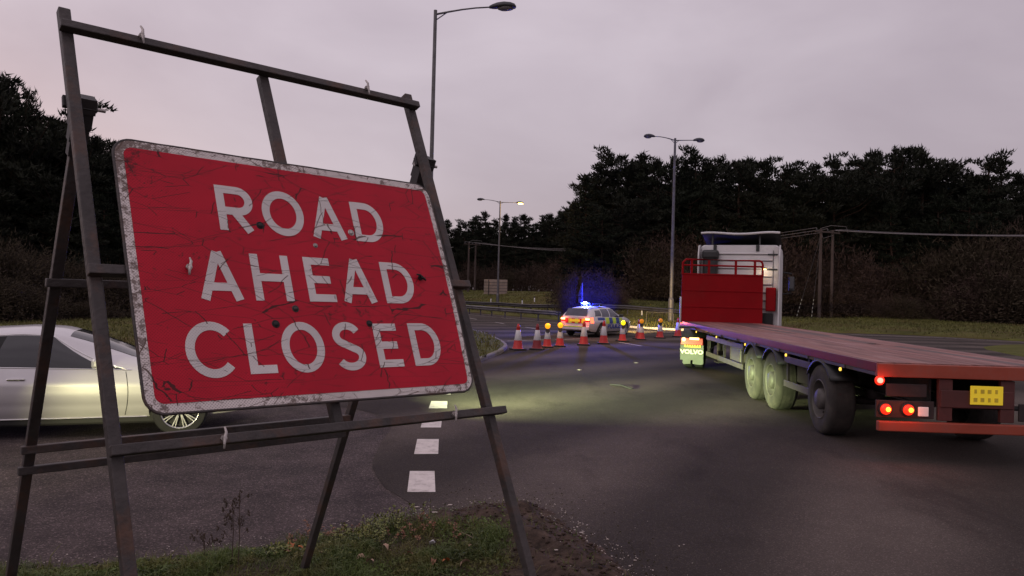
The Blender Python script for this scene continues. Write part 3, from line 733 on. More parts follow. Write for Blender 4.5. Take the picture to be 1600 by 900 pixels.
for px in range(890, 1660, 15):
    tb = float(np.interp(px, [a[0] for a in R_sky], [a[1] for a in R_sky]))
    plant_tree(rnd.choice(['bushy', 'scots', 'bushy']), px, tb + rnd.uniform(26, 66) + (40 if px < 905 else 0), 92 + rnd.uniform(0, 14), G_R, L_R)
for px in range(905, 1660, 17):
    plant_tree(rnd.choice(['bushy', 'scots', 'cone']), px, rnd.uniform(300, 362) + (20 if px < 940 else 0), 80 + rnd.uniform(-3, 3), G_R, L_R)
M_sky = [(640, 352), (655, 345), (668, 358), (690, 356), (702, 350), (716, 358), (730, 354), (744, 348), (757, 340), (772, 350), (790, 342), (803, 350), (820, 343), (838, 355), (850, 348), (862, 342), (876, 336), (888, 330), (897, 322)]
ML = ordlab([(a[0], 'small distant conifer') for a in M_sky], [(0, 'the pines hidden by the sign'), (700, 'the right edge of the sign'), (781, 'the lamp post glowing orange'), (835, 'the low dip in the treeline')], 'on the skyline right of')
for (px, top), lb_ in zip(M_sky, ML):
    plant_tree(rnd.choice(['cone', 'bushy', 'bushy']), px, top - 6, 150 + rnd.uniform(-6, 6), G_M, lb_)
    plant_tree('bushy', px - 4, top + rnd.uniform(2, 12), 142 + rnd.uniform(-3, 3), G_M, L_M)
    plant_tree('bushy', px + 7, top + rnd.uniform(6, 18), 145 + rnd.uniform(-5, 5), G_M, L_M)
    plant_tree('bushy', px + 3, top + rnd.uniform(24, 44), 136 + rnd.uniform(-3, 3), G_M, L_M)
L_sky = [(-40, 110, 'scots'), (2, 118, 'scots'), (22, 172, 'bushy'), (62, 180, 'bushy'), (84, 188, 'bushy'), (104, 202, 'cone'), (128, 212, 'scots'), (150, 216, 'scots'), (168, 228, 'bushy'), (186, 232, 'cone'), (204, 240, 'scots'), (228, 252, 'bushy'), (262, 262, 'bushy'), (300, 275, 'scots'), (340, 285, 'bushy'), (390, 300, 'bushy'), (440, 310, 'scots'), (490, 322, 'bushy'), (540, 332, 'bushy'), (590, 342, 'scots'), (630, 350, 'bushy')]
LL = ordlab([(a[0], KN[a[2]]) for a in L_sky], [(-99, 'the picture edge'), (100, 'the left frame leg'), (180, 'the red sign edge')], 'in the left wood right of')
for (px, top, kd), lb_ in zip(L_sky, LL): plant_tree(kd, px, top, 60 + rnd.uniform(-3, 3) + max(0, px - 200) * .12, G_L, lb_)
for px in range(-60, 660, 24):
    tb = float(np.interp(px, [a[0] for a in L_sky], [a[1] for a in L_sky]))
    plant_tree('bushy', px, tb + rnd.uniform(20, 60), 66 + max(0, px - 200) * .12 + rnd.uniform(0, 4), G_L, L_L)
    plant_tree('bushy', px + 9, tb + rnd.uniform(70, 120) if px < 300 else tb + rnd.uniform(30, 60), 55 + max(0, px - 200) * .12 + rnd.uniform(-2, 2), G_L, L_L)
# scrub that comes forward to the barrier behind the police car
for k, px in enumerate(range(893, 966, 9)):
    p = at(px, 452, Y=60); vi = rnd.choice([0, 2, 0]); FB.append((px, vi))
# thin straggly pine standing over the left wood
rg = np.random.default_rng(5); p = at(42, 140, Y=58); o = thing('pine_tree', 'thin sparse pine top rising above the dark wood at the far left', 'pine tree', (p.x, 58, .08))
mb = MB(); Hh = p.z - .08; mb.tube([(0, 0, 0), (.1, 0, Hh * .6), (0, 0, Hh)], [.2, .1, .02], 6); T_ = []
for i in range(34):
    z = Hh * (.72 + .27 * i / 34); az = rg.uniform(0, 6.28); R = (Hh - z) * .34 + .35; e = np.array([math.cos(az) * R, math.sin(az) * R, z + R * 1.0])
    mb.tube([(0, 0, z), tuple((e + np.array([0, 0, z])) / 2 - np.array([0, 0, .15])), tuple(e)], [.03, .022, .012], 4, caps=False)
    c = np.array([0, 0, z]) + (e - np.array([0, 0, z])) * rg.uniform(.3, 1, (16, 1)) + rg.normal(0, .07, (16, 3)); T_.append(flecks(rg, c, np.tile([0, 0, 1.], (16, 1)), .42, .045, .4))
mb.build('trunk', M['bark'], o); link('crown', tri_mesh('crown', np.concatenate(T_), M['needles']), o)
# scrub along the feet of the woods
def plant_bush(px, top, Y, vi, label, group, wide=1.0, name='scrub_bush', cat='bush'):
    p = at(px, top, Y=Y); gz = ground_z(p.x, Y) - .1; h = max(.5, p.z - gz)
    me = bushes[vi]; o = link(name, me); o.location = (p.x, Y, gz); o.rotation_euler.z = rnd.uniform(0, 6.28)
    o.scale = (h / 3 * wide * rnd.uniform(.9, 1.2), h / 3 * wide * rnd.uniform(.9, 1.2), h / 3)
    return tag(o, label, cat, group)
_pr = list(range(1225, 1660, 13)); _mk = [(0, 'the lorry cab'), (1300, 'the wooden poles'), (1440, 'the tallest pines'), (1540, 'the gap below the last pines')]
SA = ordlab([(p_, 'reddish brown scrub clump') for p_ in _pr], _mk, 'right of'); SBB = ordlab([(p_, 'low bramble clump on the grass edge') for p_ in _pr], _mk, 'right of')
for px, la_, lb_ in zip(_pr, SA, SBB):
    t0 = float(np.interp(px, [1225, 1300, 1380, 1420, 1480, 1520, 1600, 1660], [400, 395, 415, 420, 425, 375, 380, 375]))
    plant_bush(px, t0 + rnd.uniform(-12, 25), 78 - (px - 1225) * .012 + rnd.uniform(-2, 2), rnd.choice([0, 1, 0, 2]), la_, 'reddish scrub behind the poles')
    plant_bush(px + 6, t0 + rnd.uniform(38, 66), 74.5 - (px - 1225) * .014 + rnd.uniform(-1.5, 1), rnd.choice([0, 1, 2, 3]), lb_, 'low brambles at the grass edge', 1.3)
_pr = list(range(700, 1245, 13)); _mk = [(0, 'the sign'), (781, 'the lit lamp post'), (895, 'the police light'), (1052, 'the double lamp post')]
SA = ordlab([(p_, 'bare brown scrub clump beyond the barrier') for p_ in _pr], _mk, 'right of'); SBB = ordlab([(p_, 'low thicket on the grass bank') for p_ in _pr], _mk, 'right of')
for px, la_, lb_ in zip(_pr, SA, SBB):
    t0 = float(np.interp(px, [700, 800, 850, 900, 1000, 1050, 1110, 1240], [420, 432, 425, 405, 400, 395, 395, 400]))
    Yb = float(np.interp(px, [700, 850, 900, 960, 1050, 1240], [122, 108, 88, 80, 74, 74]))
    plant_bush(px, t0 + rnd.uniform(-14, 16), Yb + 3 + rnd.uniform(-2, 2), rnd.choice([0, 1, 0, 2]), la_, 'scrub beyond the crash barrier', 1.1)
    plant_bush(px + 5, t0 + rnd.uniform(28, 48), Yb + rnd.uniform(-1, 1), rnd.choice([1, 2, 3, 0]), lb_, 'low thickets on the bank', 1.4)
for k, (px, vi) in enumerate(FB):
    for tt, yy in ((430 + 14 * (k % 3), 64 + (k % 3) * 1.5), (458, 60.5)):
        plant_bush(px + rnd.uniform(-3, 3), tt, yy, vi, 'bare scrub coming down to the barrier right behind the police car, lit blue', 'blue lit scrub behind the police car', 1.0)
for px in range(-60, 640, 17):
    t0 = float(np.interp(px, [-60, 20, 90, 200, 400, 640], [370, 385, 410, 430, 440, 440]))
    Yb = float(np.interp(px, [-60, 200, 640], [38, 44, 90]))
    plant_bush(px, t0 + rnd.uniform(-12, 18), Yb + rnd.uniform(-2, 2), rnd.choice([2, 0, 3, 2]), 'brown leafy scrub between the silver car and the dark pines', 'scrub behind the silver car')
    plant_bush(px + 8, t0 + rnd.uniform(45, 80), Yb - 5 + rnd.uniform(-1, 1), rnd.choice([2, 3, 3]), 'low dark bramble on the verge just beyond the silver car', 'brambles beyond the silver car', 1.4)

# ------------------------------------------------------------------ grass as geometry
def blades(name, P, h, w_, m, seed, lean=.35):
    """P: (n,3) roots; two-triangle bent blades joined in one mesh"""
    rg = np.random.default_rng(seed); n = len(P); az = rg.uniform(0, 2 * math.pi, n)
    s = np.stack([np.cos(az), np.sin(az), np.zeros(n)], 1); ln = rg.normal(0, lean, (n, 2))
    hh = h * rg.uniform(.35, 1.25, n) if np.isscalar(h) else h * rg.uniform(.5, 1.2, n)
    ww = w_ * rg.uniform(.6, 1.4, n)
    a = P - s * ww[:, None]; b = P + s * ww[:, None]
    mid = P + np.stack([ln[:, 0] * hh * .4, ln[:, 1] * hh * .4, hh * .6], 1)
    tip = P + np.stack([ln[:, 0] * hh * 1.2, ln[:, 1] * hh * 1.2, hh * (1 - .25 * np.abs(ln).sum(1))], 1)
    ma = mid - s * ww[:, None] * .7; mb_ = mid + s * ww[:, None] * .7
    tr = np.concatenate([np.stack([a, b, mb_], 1), np.stack([a, mb_, ma], 1), np.stack([ma, mb_, tip], 1)])
    o = link(name, tri_mesh(name, tr, m)); return o
rg = np.random.default_rng(3); pts = []; hs = []
while len(pts) < 52000:
    x = rg.uniform(-4.2, 1.2); y = rg.uniform(3.6, 6.9)
    d = ve_dist(x, y)
    if d < .1: continue
    mud = mudness(x, y); n1 = noise.noise(Vector((x * 2.2, y * 2.2, 8)))
    if rg.uniform() > (1 - mud) ** 1.5 * (.35 + .65 * sm(n1, -.45, .25)) * (.4 + .6 * sm(d, .1, .5)) + .012: continue
    pts.append((x, y, verge_z(x, y) - .005)); hs.append(.034 + .055 * sm(n1, -.1, .5) * rg.uniform(.2, 2.0))
g = blades('verge_grass', np.array(pts), np.array(hs), .0030, M['grass_blade'], 4, .6); tag(g, 'short rough green grass on the near verge under the sign', 'grass', kind='stuff')
pts = []
while len(pts) < 14000:
    x = rg.uniform(-9, 3.5); y = rg.uniform(-3, 4.4)
    if ve_dist(x, y) < .15 or mudness(x, y) > .6: continue
    pts.append((x, y, verge_z(x, y) - .005))
g = blades('verge_grass', np.array(pts), .06, .004, M['grass_blade'], 5, .6); tag(g, 'thin grass on the verge in front of the sign', 'grass', kind='stuff')
pts = []
while len(pts) < 4500:
    x = rg.uniform(-4.0, 1.0); y = rg.uniform(4.0, 6.8)
    if ve_dist(x, y) < .12 or rg.uniform() < mudness(x, y) * .9 or noise.noise(Vector((x * 2.6, y * 2.6, 31))) < .05: continue
    pts.append((x, y, verge_z(x, y) - .004))
g = blades('dead_grass', np.array(pts), .085, .0026, M['grass_dry'], 14, 1.0); tag(g, 'long matted dead grass among the green on the near verge', 'grass', kind='stuff')
# ground cover: tiny round leaves in the turf
pts = []
while len(pts) < 9000:
    x = rg.uniform(-3.4, .9); y = rg.uniform(4.2, 6.6)
    if ve_dist(x, y) < .15 or rg.uniform() < mudness(x, y) * .93: continue
    if noise.noise(Vector((x * 1.7, y * 1.7, 21))) < -.05: continue
    pts.append((x, y, verge_z(x, y) + rg.uniform(.004, .03)))
P = np.array(pts); g = link('clover', tri_mesh('clover', flecks(rg, P, rg.normal(0, 1, P.shape) * np.array([1, 1, .35]), .022, .009, .3), M['grass_blade'])); tag(g, 'small leafy ground cover in the turf of the near verge', 'ground cover', kind='stuff')
# rougher grass on the far verges
pts = []
while len(pts) < 30000:
    x = rg.uniform(8, 62); dd = rg.uniform(.2, 32); y = bp_y(x) + dd
    pts.append((x, y, far_z(x, y) - .03))
g = blades('rough_grass', np.array(pts), .22, .03, M['grass_dry'], 6, .5); tag(g, 'rough grass on the wide verge behind the flatbed', 'grass', kind='stuff')
pts = []
while len(pts) < 22000:
    x = rg.uniform(-12, 20); dd = rg.uniform(1, 40); y = bp_y(x) + dd
    pts.append((x, y, far_z(x, y) - .03))
g = blades('rough_grass', np.array(pts), .2, .03, M['grass_dry'], 7, .5); tag(g, 'rough grass on the bank beyond the crash barrier', 'grass', kind='stuff')
pts = []
while len(pts) < 26000:
    x = rg.uniform(-26, -.4); y = rg.uniform(18.6, 46)
    if x > -1.0 and not 21.5 < y < 33: continue
    if y > 35 + (-x - 1.5) * 1.9 or (x > -.7 and not (24 < y < 30.5)): continue
    pts.append((x, y, .105))
g = blades('rough_grass', np.array(pts), .15, .018, M['grass_dry'], 8, .5); tag(g, 'rough grass on the kerbed island behind the sign', 'grass', kind='stuff')
# ------------------------------------------------------------------ lamp posts, barriers, poles and wires, signs seen from behind
M['galv'] = material('galv', (.13, .125, .13), .55, metal=.4, var=.25, scale=3, grime=(.07, .06, .055), gscale=2, gamt=.6)
M['lantern'] = material('lantern', (.045, .045, .05), .5, var=.2, scale=4)
M['lens_off'] = material('lens_off', (.16, .15, .15), .25, var=.1, scale=6)
M['sodium'] = material('sodium', (.9, .5, .1), .5, emit=(1, .52, .10), estr=26)
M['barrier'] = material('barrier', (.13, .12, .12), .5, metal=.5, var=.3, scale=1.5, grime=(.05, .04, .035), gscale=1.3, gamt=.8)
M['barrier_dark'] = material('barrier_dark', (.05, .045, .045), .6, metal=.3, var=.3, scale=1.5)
M['wood_pole'] = material('wood_pole', (.070, .050, .044), .9, var=.35, scale=4, stretch=(1, 1, .15), bump=.4)
M['wire'] = material('wire', (.16, .14, .14), .6, var=.2)
M['wire_dark'] = material('wire_dark', (.05, .045, .045), .6, var=.2)
M['panel_back'] = material('panel_back', (.30, .24, .20), .6, metal=.2, var=.25, scale=.8, grime=(.15, .11, .09), gscale=.7, gamt=.7)
def lantern(mb_h, mb_l, a, d, L_):
    """flattened lantern body from a, along d, length L_"""
    d = Vector(d).normalized(); sd = d.cross(Vector((0, 0, 1))).normalized(); up = sd.cross(d)
    secs = [(0, .05, .05, .0), (.12, .10, .09, .01), (.3, .16, .13, .02), (.55, .19, .15, .02), (.8, .18, .13, .01), (.95, .13, .09, -.01), (1, .05, .03, -.02)]
    vs = []; n = 10
    for t, w_, h, dz in secs:
        for k in range(n):
            an = 2 * math.pi * k / n; y = math.cos(an) * w_; z = max(-.055, math.sin(an) * h) + dz
            vs.append(a + d * t * L_ + sd * y + up * z)
    fs = [(i * n + j, i * n + (j + 1) % n, (i + 1) * n + (j + 1) % n, (i + 1) * n + j) for i in range(len(secs) - 1) for j in range(n)]
    mb_h.add(vs, fs, True); mb_h.add(vs[:n], [tuple(range(n))]); mb_h.add(vs[-n:], [tuple(range(n))])
    c = a + d * .62 * L_ - up * .055
    vs = []
    for r_, dz in [(1, .01), (.92, -.05), (.6, -.085), (0, -.095)]:
        for k in range(n):
            an = 2 * math.pi * k / n; vs.append(c + d * math.cos(an) * .32 * L_ * r_ + sd * math.sin(an) * .15 * r_ + up * dz)
    fs = [(i * n + j, i * n + (j + 1) % n, (i + 1) * n + (j + 1) % n, (i + 1) * n + j) for i in range(3) for j in range(n)]
    mb_l.add(vs, fs, True)
def lamp_post(x, y, z0, ztop, arms, label, rb=.10, rt=.062, lit=()):
    t = thing('street_lamp', label, 'street lamp', (x, y, z0), 0, 'tall lamp posts round the junction'); h = ztop - z0
    mb = MB(); mb.tube([(0, 0, -.1), (0, 0, 1.6)], rb * 1.5, 12); mb.tube([(0, 0, 1.6), (0, 0, 1.75)], [rb * 1.5, rb * 1.02], 12, caps=False); mb.tube([(0, 0, 1.75), (0, 0, h)], [rb, rt], 12)
    mb.box((0, -rb * 1.5, .75), (.12, .02, .5), bev=.004)
    mb.build('post', M['galv'], t)
    for k, (dx, dy, rise, ln, LL) in enumerate(arms):
        l = math.hypot(dx, dy); d = Vector((dx / l, dy / l, 0))
        a0 = Vector((0, 0, h - .15)); pts = [a0 + d * ln * s + Vector((0, 0, rise * math.sin(s * math.pi / 2))) for s in (0, .25, .5, .75, 1)]
        mb = MB(); mb.tube(pts, [.04, .035, .03, .028, .028], 8); mb.tube([a0 - Vector((0, 0, .22)), a0 + d * ln * .22 + Vector((0, 0, rise * .3))], .02, 6)
        mb.build('arm', M['galv'], t)
        mh, ml = MB(), MB(); lantern(mh, ml, pts[-1], (pts[-1] - pts[-2]).normalized() * .7 + d * .3, LL)
        hd = mh.build('lantern', M['lantern'], t); ml.build('lantern_bowl', M['sodium'] if k in lit else M['lens_off'], hd)
    return t
p = at(680.5, 16, Y=26.4); pb = at(668.5, 545, Y=26.4)
lamp_post(p.x, 26.4, .1, p.z, [(1, -.12, .22, 1.95, .95)], 'tall lamp post with one arm rising behind the road closed sign', .085, .062)
p = at(1055, 216, Y=50)
lamp_post(p.x, 50, .2, p.z, [(-1, .15, .28, 1.35, .75), (1, -.1, .02, 1.2, .75)], 'double armed lamp post just left of the lorry with both lamps off', .125, .075)
p = at(781.6, 314, Y=82)
lamp_post(p.x, 82, .1, p.z, [(-1, .1, .28, 1.75, .85), (1, .1, .02, 1.75, .85)], 'distant double armed lamp post with its right lamp glowing orange', .12, .07, lit=(1,))
lp = bpy.data.lights.new('sodium_lamp', 'POINT'); lp.energy = 500; lp.color = (1, .55, .12); lp.shadow_soft_size = .2
lo = bpy.data.objects.new('sodium_lamp', lp); sc.collection.objects.link(lo); lo.location = (p.x + 2.35, 82.1, p.z - .5)

def barrier(P, z0f, label, mat_, top=.76, group=None, post_step=2.4, double=True):
    c0 = Vector((P[0][0], P[0][1], 0)); t = thing('crash_barrier', label, 'crash barrier', c0, 0, group)
    pp = along(P, post_step)
    Z = [z0f(x, y) for x, y in pp]
    # W section beam
    prof = [(0, top), (.045, top - .03), (.085, top - .075), (.045, top - .12), (.01, top - .15), (.045, top - .18), (.085, top - .235), (.045, top - .28), (0, top - .31)]
    for side in ((-1, 1) if double else (-1,)):
        vs = []; fs = []
        off = ring_offset(pp, -.17 * side)
        for i, (x, y) in enumerate(off):
            a, c = pp[max(0, i - 1)], pp[min(len(pp) - 1, i + 1)]; d = Vector((c[0] - a[0], c[1] - a[1])).normalized(); nr = Vector((d.y, -d.x)) * side
            for o_, z in prof: vs.append((x + nr.x * o_ - c0.x, y + nr.y * o_ - c0.y, z + Z[i]))
        n = len(prof); k = len(pp)
        fs = [(i * n + j, (i + 1) * n + j, (i + 1) * n + j + 1, i * n + j + 1) for i in range(k - 1) for j in range(n - 1)]
        mb = MB(); mb.add(vs, fs, True); o = mb.build('beam', mat_, t, fix=False)
        sl = o.modifiers.new('thickness', 'SOLIDIFY'); sl.thickness = .006
    for (x, y), z in zip(pp, Z):
        mb = MB(); mb.box((x - c0.x, y - c0.y, z + (top - .02) / 2 - .15), (.09, .13, top - .02 + .3), bev=.004); mb.box((x - c0.x, y - c0.y, z + top - .16), (.08, .32, .16), bev=.004)
        mb.build('barrier_post', M['barrier_dark'], t)
def bz(x, y): return .06 + .12 * sm(x, 4, 12)
barrier([(-40, 132), (-15, 83), (-3.4, 64), (-1.0, 58.8), (2.2, 53.4), (4.6, 50.0)], lambda x, y: .03, 'light grey steel crash barrier along the road to the left of the police car', M['barrier'])
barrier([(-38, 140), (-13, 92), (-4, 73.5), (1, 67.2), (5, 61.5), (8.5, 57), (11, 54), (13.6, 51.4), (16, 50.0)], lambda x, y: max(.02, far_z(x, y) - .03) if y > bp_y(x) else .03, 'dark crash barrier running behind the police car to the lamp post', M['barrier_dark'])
kb = thing('kerb', 'pale kerb stones at the verge edge lit by the police car headlights', 'kerb', (10, 45, 0))
kq = along([(5.4, 51.4), (6, 50), (8, 45.25), (10.5, 43.85), (14, 44.25), (19, 46.25)], .914)
for (ax, ay), (bx, by) in zip(kq, kq[1:]):
    MB().bar((ax - 10, ay - 45, .05), (bx - 10 - (bx - ax) * .012, by - 45 - (by - ay) * .012, .05), .13, .15, bev=.02).build('kerb_stone', M['paint_far'], kb)
# marker posts
M['mk_white'] = material('mk_white', (.7, .68, .66), .6, var=.1); M['mk_black'] = material('mk_black', (.02, .02, .02), .6)
M['reflector'] = material('reflector', (.85, .85, .8), .3, var=.05)
def marker(px, py, Y, h=.9, lab=''):
    p = at(px, py, Y=Y); t = thing('marker_post', lab, 'marker post', (p.x, Y, far_z(p.x, Y) - .03), 0, 'small marker posts on the bank'); top = p.z - t.location.z; top = max(.6, top)
    MB().box((0, 0, top / 2 - .05), (.11, .05, top - .1), bev=.01).build('post', M['mk_white'], t)
    MB().box((0, 0, top - .06), (.115, .055, .16), bev=.01).build('cap', M['mk_black'], t)
    MB().box((0, -.028, top - .24), (.07, .01, .12)).build('reflector', M['reflector'], t)
marker(816, 469, 76, lab='white marker post with a black cap, brightest on the grass bank'); marker(835, 472, 79, lab='small dim marker post right of the brightest one on the bank')
marker(880, 473, 70, lab='dark capped marker post on the bank just left of the police car'); marker(767, 470, 84, lab='faint marker post below the grey sign back on the bank'); marker(1003, 483, 56, lab='short white marker post above the barrier right of the police car')
# wooden H poles with wires
def hpole(px1, px2, ptop, Y, label):
    a, b = at(px1, ptop, Y=Y), at(px2, ptop, Y=Y + .8); g = far_z(a.x, Y) if Y > bp_y(a.x) else .1; c = (a + b) / 2
    t = thing('utility_pole', label, 'utility pole', (a.x, a.y, g - .1), 0, 'pairs of wooden poles carrying the wires'); o = t.location
    h = a.z - g + .1; d = b - a; d.z = 0
    MB().tube([(0, 0, 0), (0, 0, h)], [.17, .125], 10).build('pole', M['wood_pole'], t); MB().tube([d, d + Vector((0, 0, h))], [.165, .12], 10).build('pole', M['wood_pole'], t)
    e = d.normalized() * .9
    MB().bar(Vector((0, -.16, h - .25)) - e, Vector((0, -.16, h - .25)) + d + e, .1, .14).build('cross_arm', M['wood_pole'], t)
    for q in (Vector((0, 0, 0)) - e * .8, d * .5, d + e * .8):
        mb = MB(); mb.lathe([(0, 0), (.05, 0), (.08, .05), (.05, .1), (.08, .15), (.04, .22), (0, .24)], c=q + Vector((0, -.16, h - .18)), n=8); mb.build('insulator', M['lantern'], t)
    mb = MB(); mb.tube([(0, 0, h - .4), (.1, -.3, h - .9), (d.x, d.y - .1, h - .5)], .02, 5); mb.tube([(-.1, -.1, h + .05), (d.x * .6, -.1, h + .35), (d.x + .9, 0, h + .3), (d.x + 1.1, 0, h - .3)], .02, 5); mb.build('jumper_wire', M['wire'], t)
    return t, h, d
t1, h1, d1 = hpole(1283, 1301.5, 358, 70.5, 'nearer pair of tall wooden poles with cross arm right of the lorry cab')
t2, h2, d2 = hpole(733, 743.5, 379, 112, 'far pair of thin wooden poles seen against the dark wood left of the sign back')
def wire(a, b, sag, r=.022, label='', m='wire', grp='overhead wires'):
    n = 26; P = [a + (b - a) * (k / n) + Vector((0, 0, -sag * 4 * (k / n) * (1 - k / n))) for k in range(n + 1)]
    c = P[0].copy(); mb = MB(); mb.tube([p - c for p in P], r, 5); o = mb.build('overhead_wire', M[m]); o.location = c; return tag(o, label, 'wire', grp)
T1 = t1.location + Vector((0, -.16, h1)); T2 = t2.location + Vector((0, -.16, h2)); dr = d1.normalized()
far_right = T1 + (T1 - T2) * 1.02; far_right.z = 9.6
for k, o_ in enumerate((-.7, d1.length / 2, d1.length + .7)):
    oo = dr * o_ + Vector((0, 0, .08))
    wire(T2 + oo, T1 + oo, 1.5 + .12 * k, .02 + .004 * (k == 1), 'overhead wire sagging between the two pairs of wooden poles')
for k, o_ in enumerate((d1.length / 2,)):
    wire(T1 + dr * (d1.length + .3) + Vector((0, 0, -.02)), far_right + dr * o_, 1.75, .05, 'thick overhead cable running from the wooden poles to the right')
wire(T1 + dr * (d1.length + .8) + Vector((0, 0, .1)), far_right + dr * 1.2 + Vector((0, 0, .22)), 1.8, .02, 'thin overhead wire just above the thick cable at the right')
# stay wires with striped guards
M['guard'] = material('guard', (.25, .24, .19), .6, var=.1)
for k, (ex, ey) in enumerate(((-2.8, -1.6), (-1.7, -2.4))):
    top = t1.location + Vector((0, 0, h1 - .6)); g = Vector((t1.location.x + ex, t1.location.y + ey, t1.location.z + .05)); d = top - g
    t = thing('stay_wire', ['left', 'right'][k] + ' stay wire slanting down from the nearer wooden poles', 'stay wire', g, 0, 'stay wires of the wooden poles')
    MB().tube([Vector(), d], .014, 5).build('cable', M['wire_dark'], t)
    for s in range(5):
        MB().tube([d * (.03 + .045 * s), d * (.052 + .045 * s)], .035, 6).build('guard_band', M['guard'], t)
fp = at(1328.5, 480, Y=80); t = thing('fence_post', 'short weathered wooden post on the grass right of the wooden poles', 'post', (fp.x, 80, far_z(fp.x, 80) - .05))
MB().box((0, 0, .62), (.13, .13, 1.25), bev=.02).build('post', M['wood_pole'], t)
# back of a direction sign on the bank
a, b = at(756.5, 436, Y=98), at(793, 436, Y=98); lo_ = at(757, 459.5, Y=98); gz = far_z(a.x, 98)
t = thing('direction_sign', 'grey back of a large direction sign on two posts on the far bank', 'sign', ((a.x + b.x) / 2, 98, gz - .2)); w_ = b.x - a.x; zt = a.z - gz + .2; zb = lo_.z - gz + .2; rows = 5
for k in range(rows):
    h = (zt - zb) / rows; MB().box((0, 0, zb + h * (k + .5)), (w_, .03, h - .035), bev=.004).build('panel', M['panel_back'], t)
for x in (-w_ * .30, w_ * .12): MB().tube([(x, -.09, 0), (x, -.09, zt - .05)], .05, 8).build('post', M['barrier_dark'], t)
for k in range(4): MB().box((0, -.035, zb + (zt - zb) * (k + 1) / 5), (w_, .04, .045)).build('rail', M['barrier_dark'], t)
# triangular warning sign seen nearly edge on behind the police car
p = at(910, 442, Y=52); t = thing('warning_sign', 'triangular road sign seen from behind above the police car, lit blue', 'sign', (p.x, 52, far_z(p.x, 52) - .05), R_(62)); h = p.z - t.location.z
MB().tube([(0, 0, 0), (0, 0, h)], .04, 8).build('post', M['galv'], t)
tri = [(-.52, 0), (.52, 0), (0, .92)]
Mx = Matrix(((1, 0, 0, 0), (0, 0, 1, .06), (0, 1, 0, h - .95), (0, 0, 0, 1)))
MB().prism(tri, Mx, .012).build('triangle_plate', M['barrier_dark'], t)
MB().box((0, .065, h - 1.2), (.9, .012, .38), bev=.003).build('supplementary_plate', M['barrier_dark'], t)
for z in (h - .75, h - .3, h - 1.2): MB().box((0, .045, z), (.5, .03, .04)).build('clamp', M['galv'], t)
# small finger post rail at the beam of the police car
p = at(1052, 516, Y=45.5); t = thing('handrail', 'thin dark tubular rail on the verge beside the lamp post', 'rail', (p.x, 45.5, far_z(p.x, 45.5) - .03))
MB().tube([(0, 0, 0), (0, 0, .78), (-.06, .03, .84), (-1.5, .9, .86)], .022, 8).build('tube', M['barrier_dark'], t)
MB().tube([(-1.5, .9, 0), (-1.5, .9, .86)], .022, 8).build('tube', M['barrier_dark'], t)

# ------------------------------------------------------------------ traffic cones and lamps
M['cone_red'] = material('cone_red', (.50, .022, .018), .5, var=.15, scale=5, grime=(.2, .03, .025), gscale=5, gamt=.6)
M['cone_dark'] = material('cone_dark', (.22, .014, .018), .6, var=.2, scale=5)
M['cone_white'] = material('cone_white', (.62, .60, .60), .4, var=.08, scale=6, grime=(.35, .32, .3), gscale=6, gamt=.6)
M['rubber'] = material('rubber', (.022, .020, .020), .85, var=.3, scale=5)
def amber(e): return material('amber_%d' % e, (.7, .25, .02), .3, emit=(1, .36, .01), estr=e)
M['amber_on'] = amber(1.25); M['amber_dim'] = amber(.3); M['amber_bright'] = material('amber_bright', (.8, .6, .02), .3, emit=(1, .80, .01), estr=1.3)
M['blackplastic'] = material('blackplastic', (.02, .02, .02), .5, var=.2)
def make_cone(hc, m, label, loc, rz):
    t = thing('traffic_cone', label, 'traffic cone', loc, rz, 'row of cones across the closed road'); s = hc / .95
    mb = MB(); mb.box((0, 0, .03 * s), (.50 * s, .50 * s, .06 * s), bev=.02); 
    for a in range(4):
        mb.box((.23 * s * math.cos(a * 1.5708 + .785), .23 * s * math.sin(a * 1.5708 + .785), .025), (.1, .1, .05), rz=.785, bev=.01)
    mb.build('base', M['rubber'], t)
    def rad(z): return (.185 - .150 * (z - .06) / .89) * s
    MB().lathe([(.21 * s, .06 * s), (.19 * s, .075 * s), (rad(.1), .1 * s), (rad(.36), .36 * s)], n=24).build('lower_body', m, t)
    MB().lathe([(rad(.36) + .002, .355 * s), (rad(.36) + .006, .36 * s), (rad(.72) + .006, .72 * s), (rad(.72) + .002, .725 * s)], n=24).build('reflective_sleeve', M['cone_white'], t)
    MB().lathe([(rad(.72), .72 * s), (rad(.80), .80 * s), (rad(.80) + .01, .81 * s), (rad(.86) + .004, .86 * s), (rad(.95), .95 * s), (.02 * s, .955 * s), (0, .955 * s)], n=24).build('tip', m, t)
    return t
def make_lamp(loc, rz, m, label):
    t = thing('warning_lamp', label, 'warning lamp', loc, rz, 'round amber lamps on the cones')
    mb = MB(); mb.box((0, 0, .06), (.15, .09, .12), bev=.012); mb.box((0, 0, .0), (.10, .10, .06), bev=.01); mb.lathe([(.075, -.02), (.115, -.018), (.115, .018), (.075, .02)], c=(0, 0, .22), axis='Y', n=20); mb.build('housing', M['blackplastic'], t)
    for s in (-1, 1):
        MB().lathe([(.105, .02 * s), (.10, .035 * s), (.075, .05 * s), (.04, .06 * s), (0, .064 * s)], c=(0, 0, .22), axis='Y', n=20).build('lens', m, t)
    return t
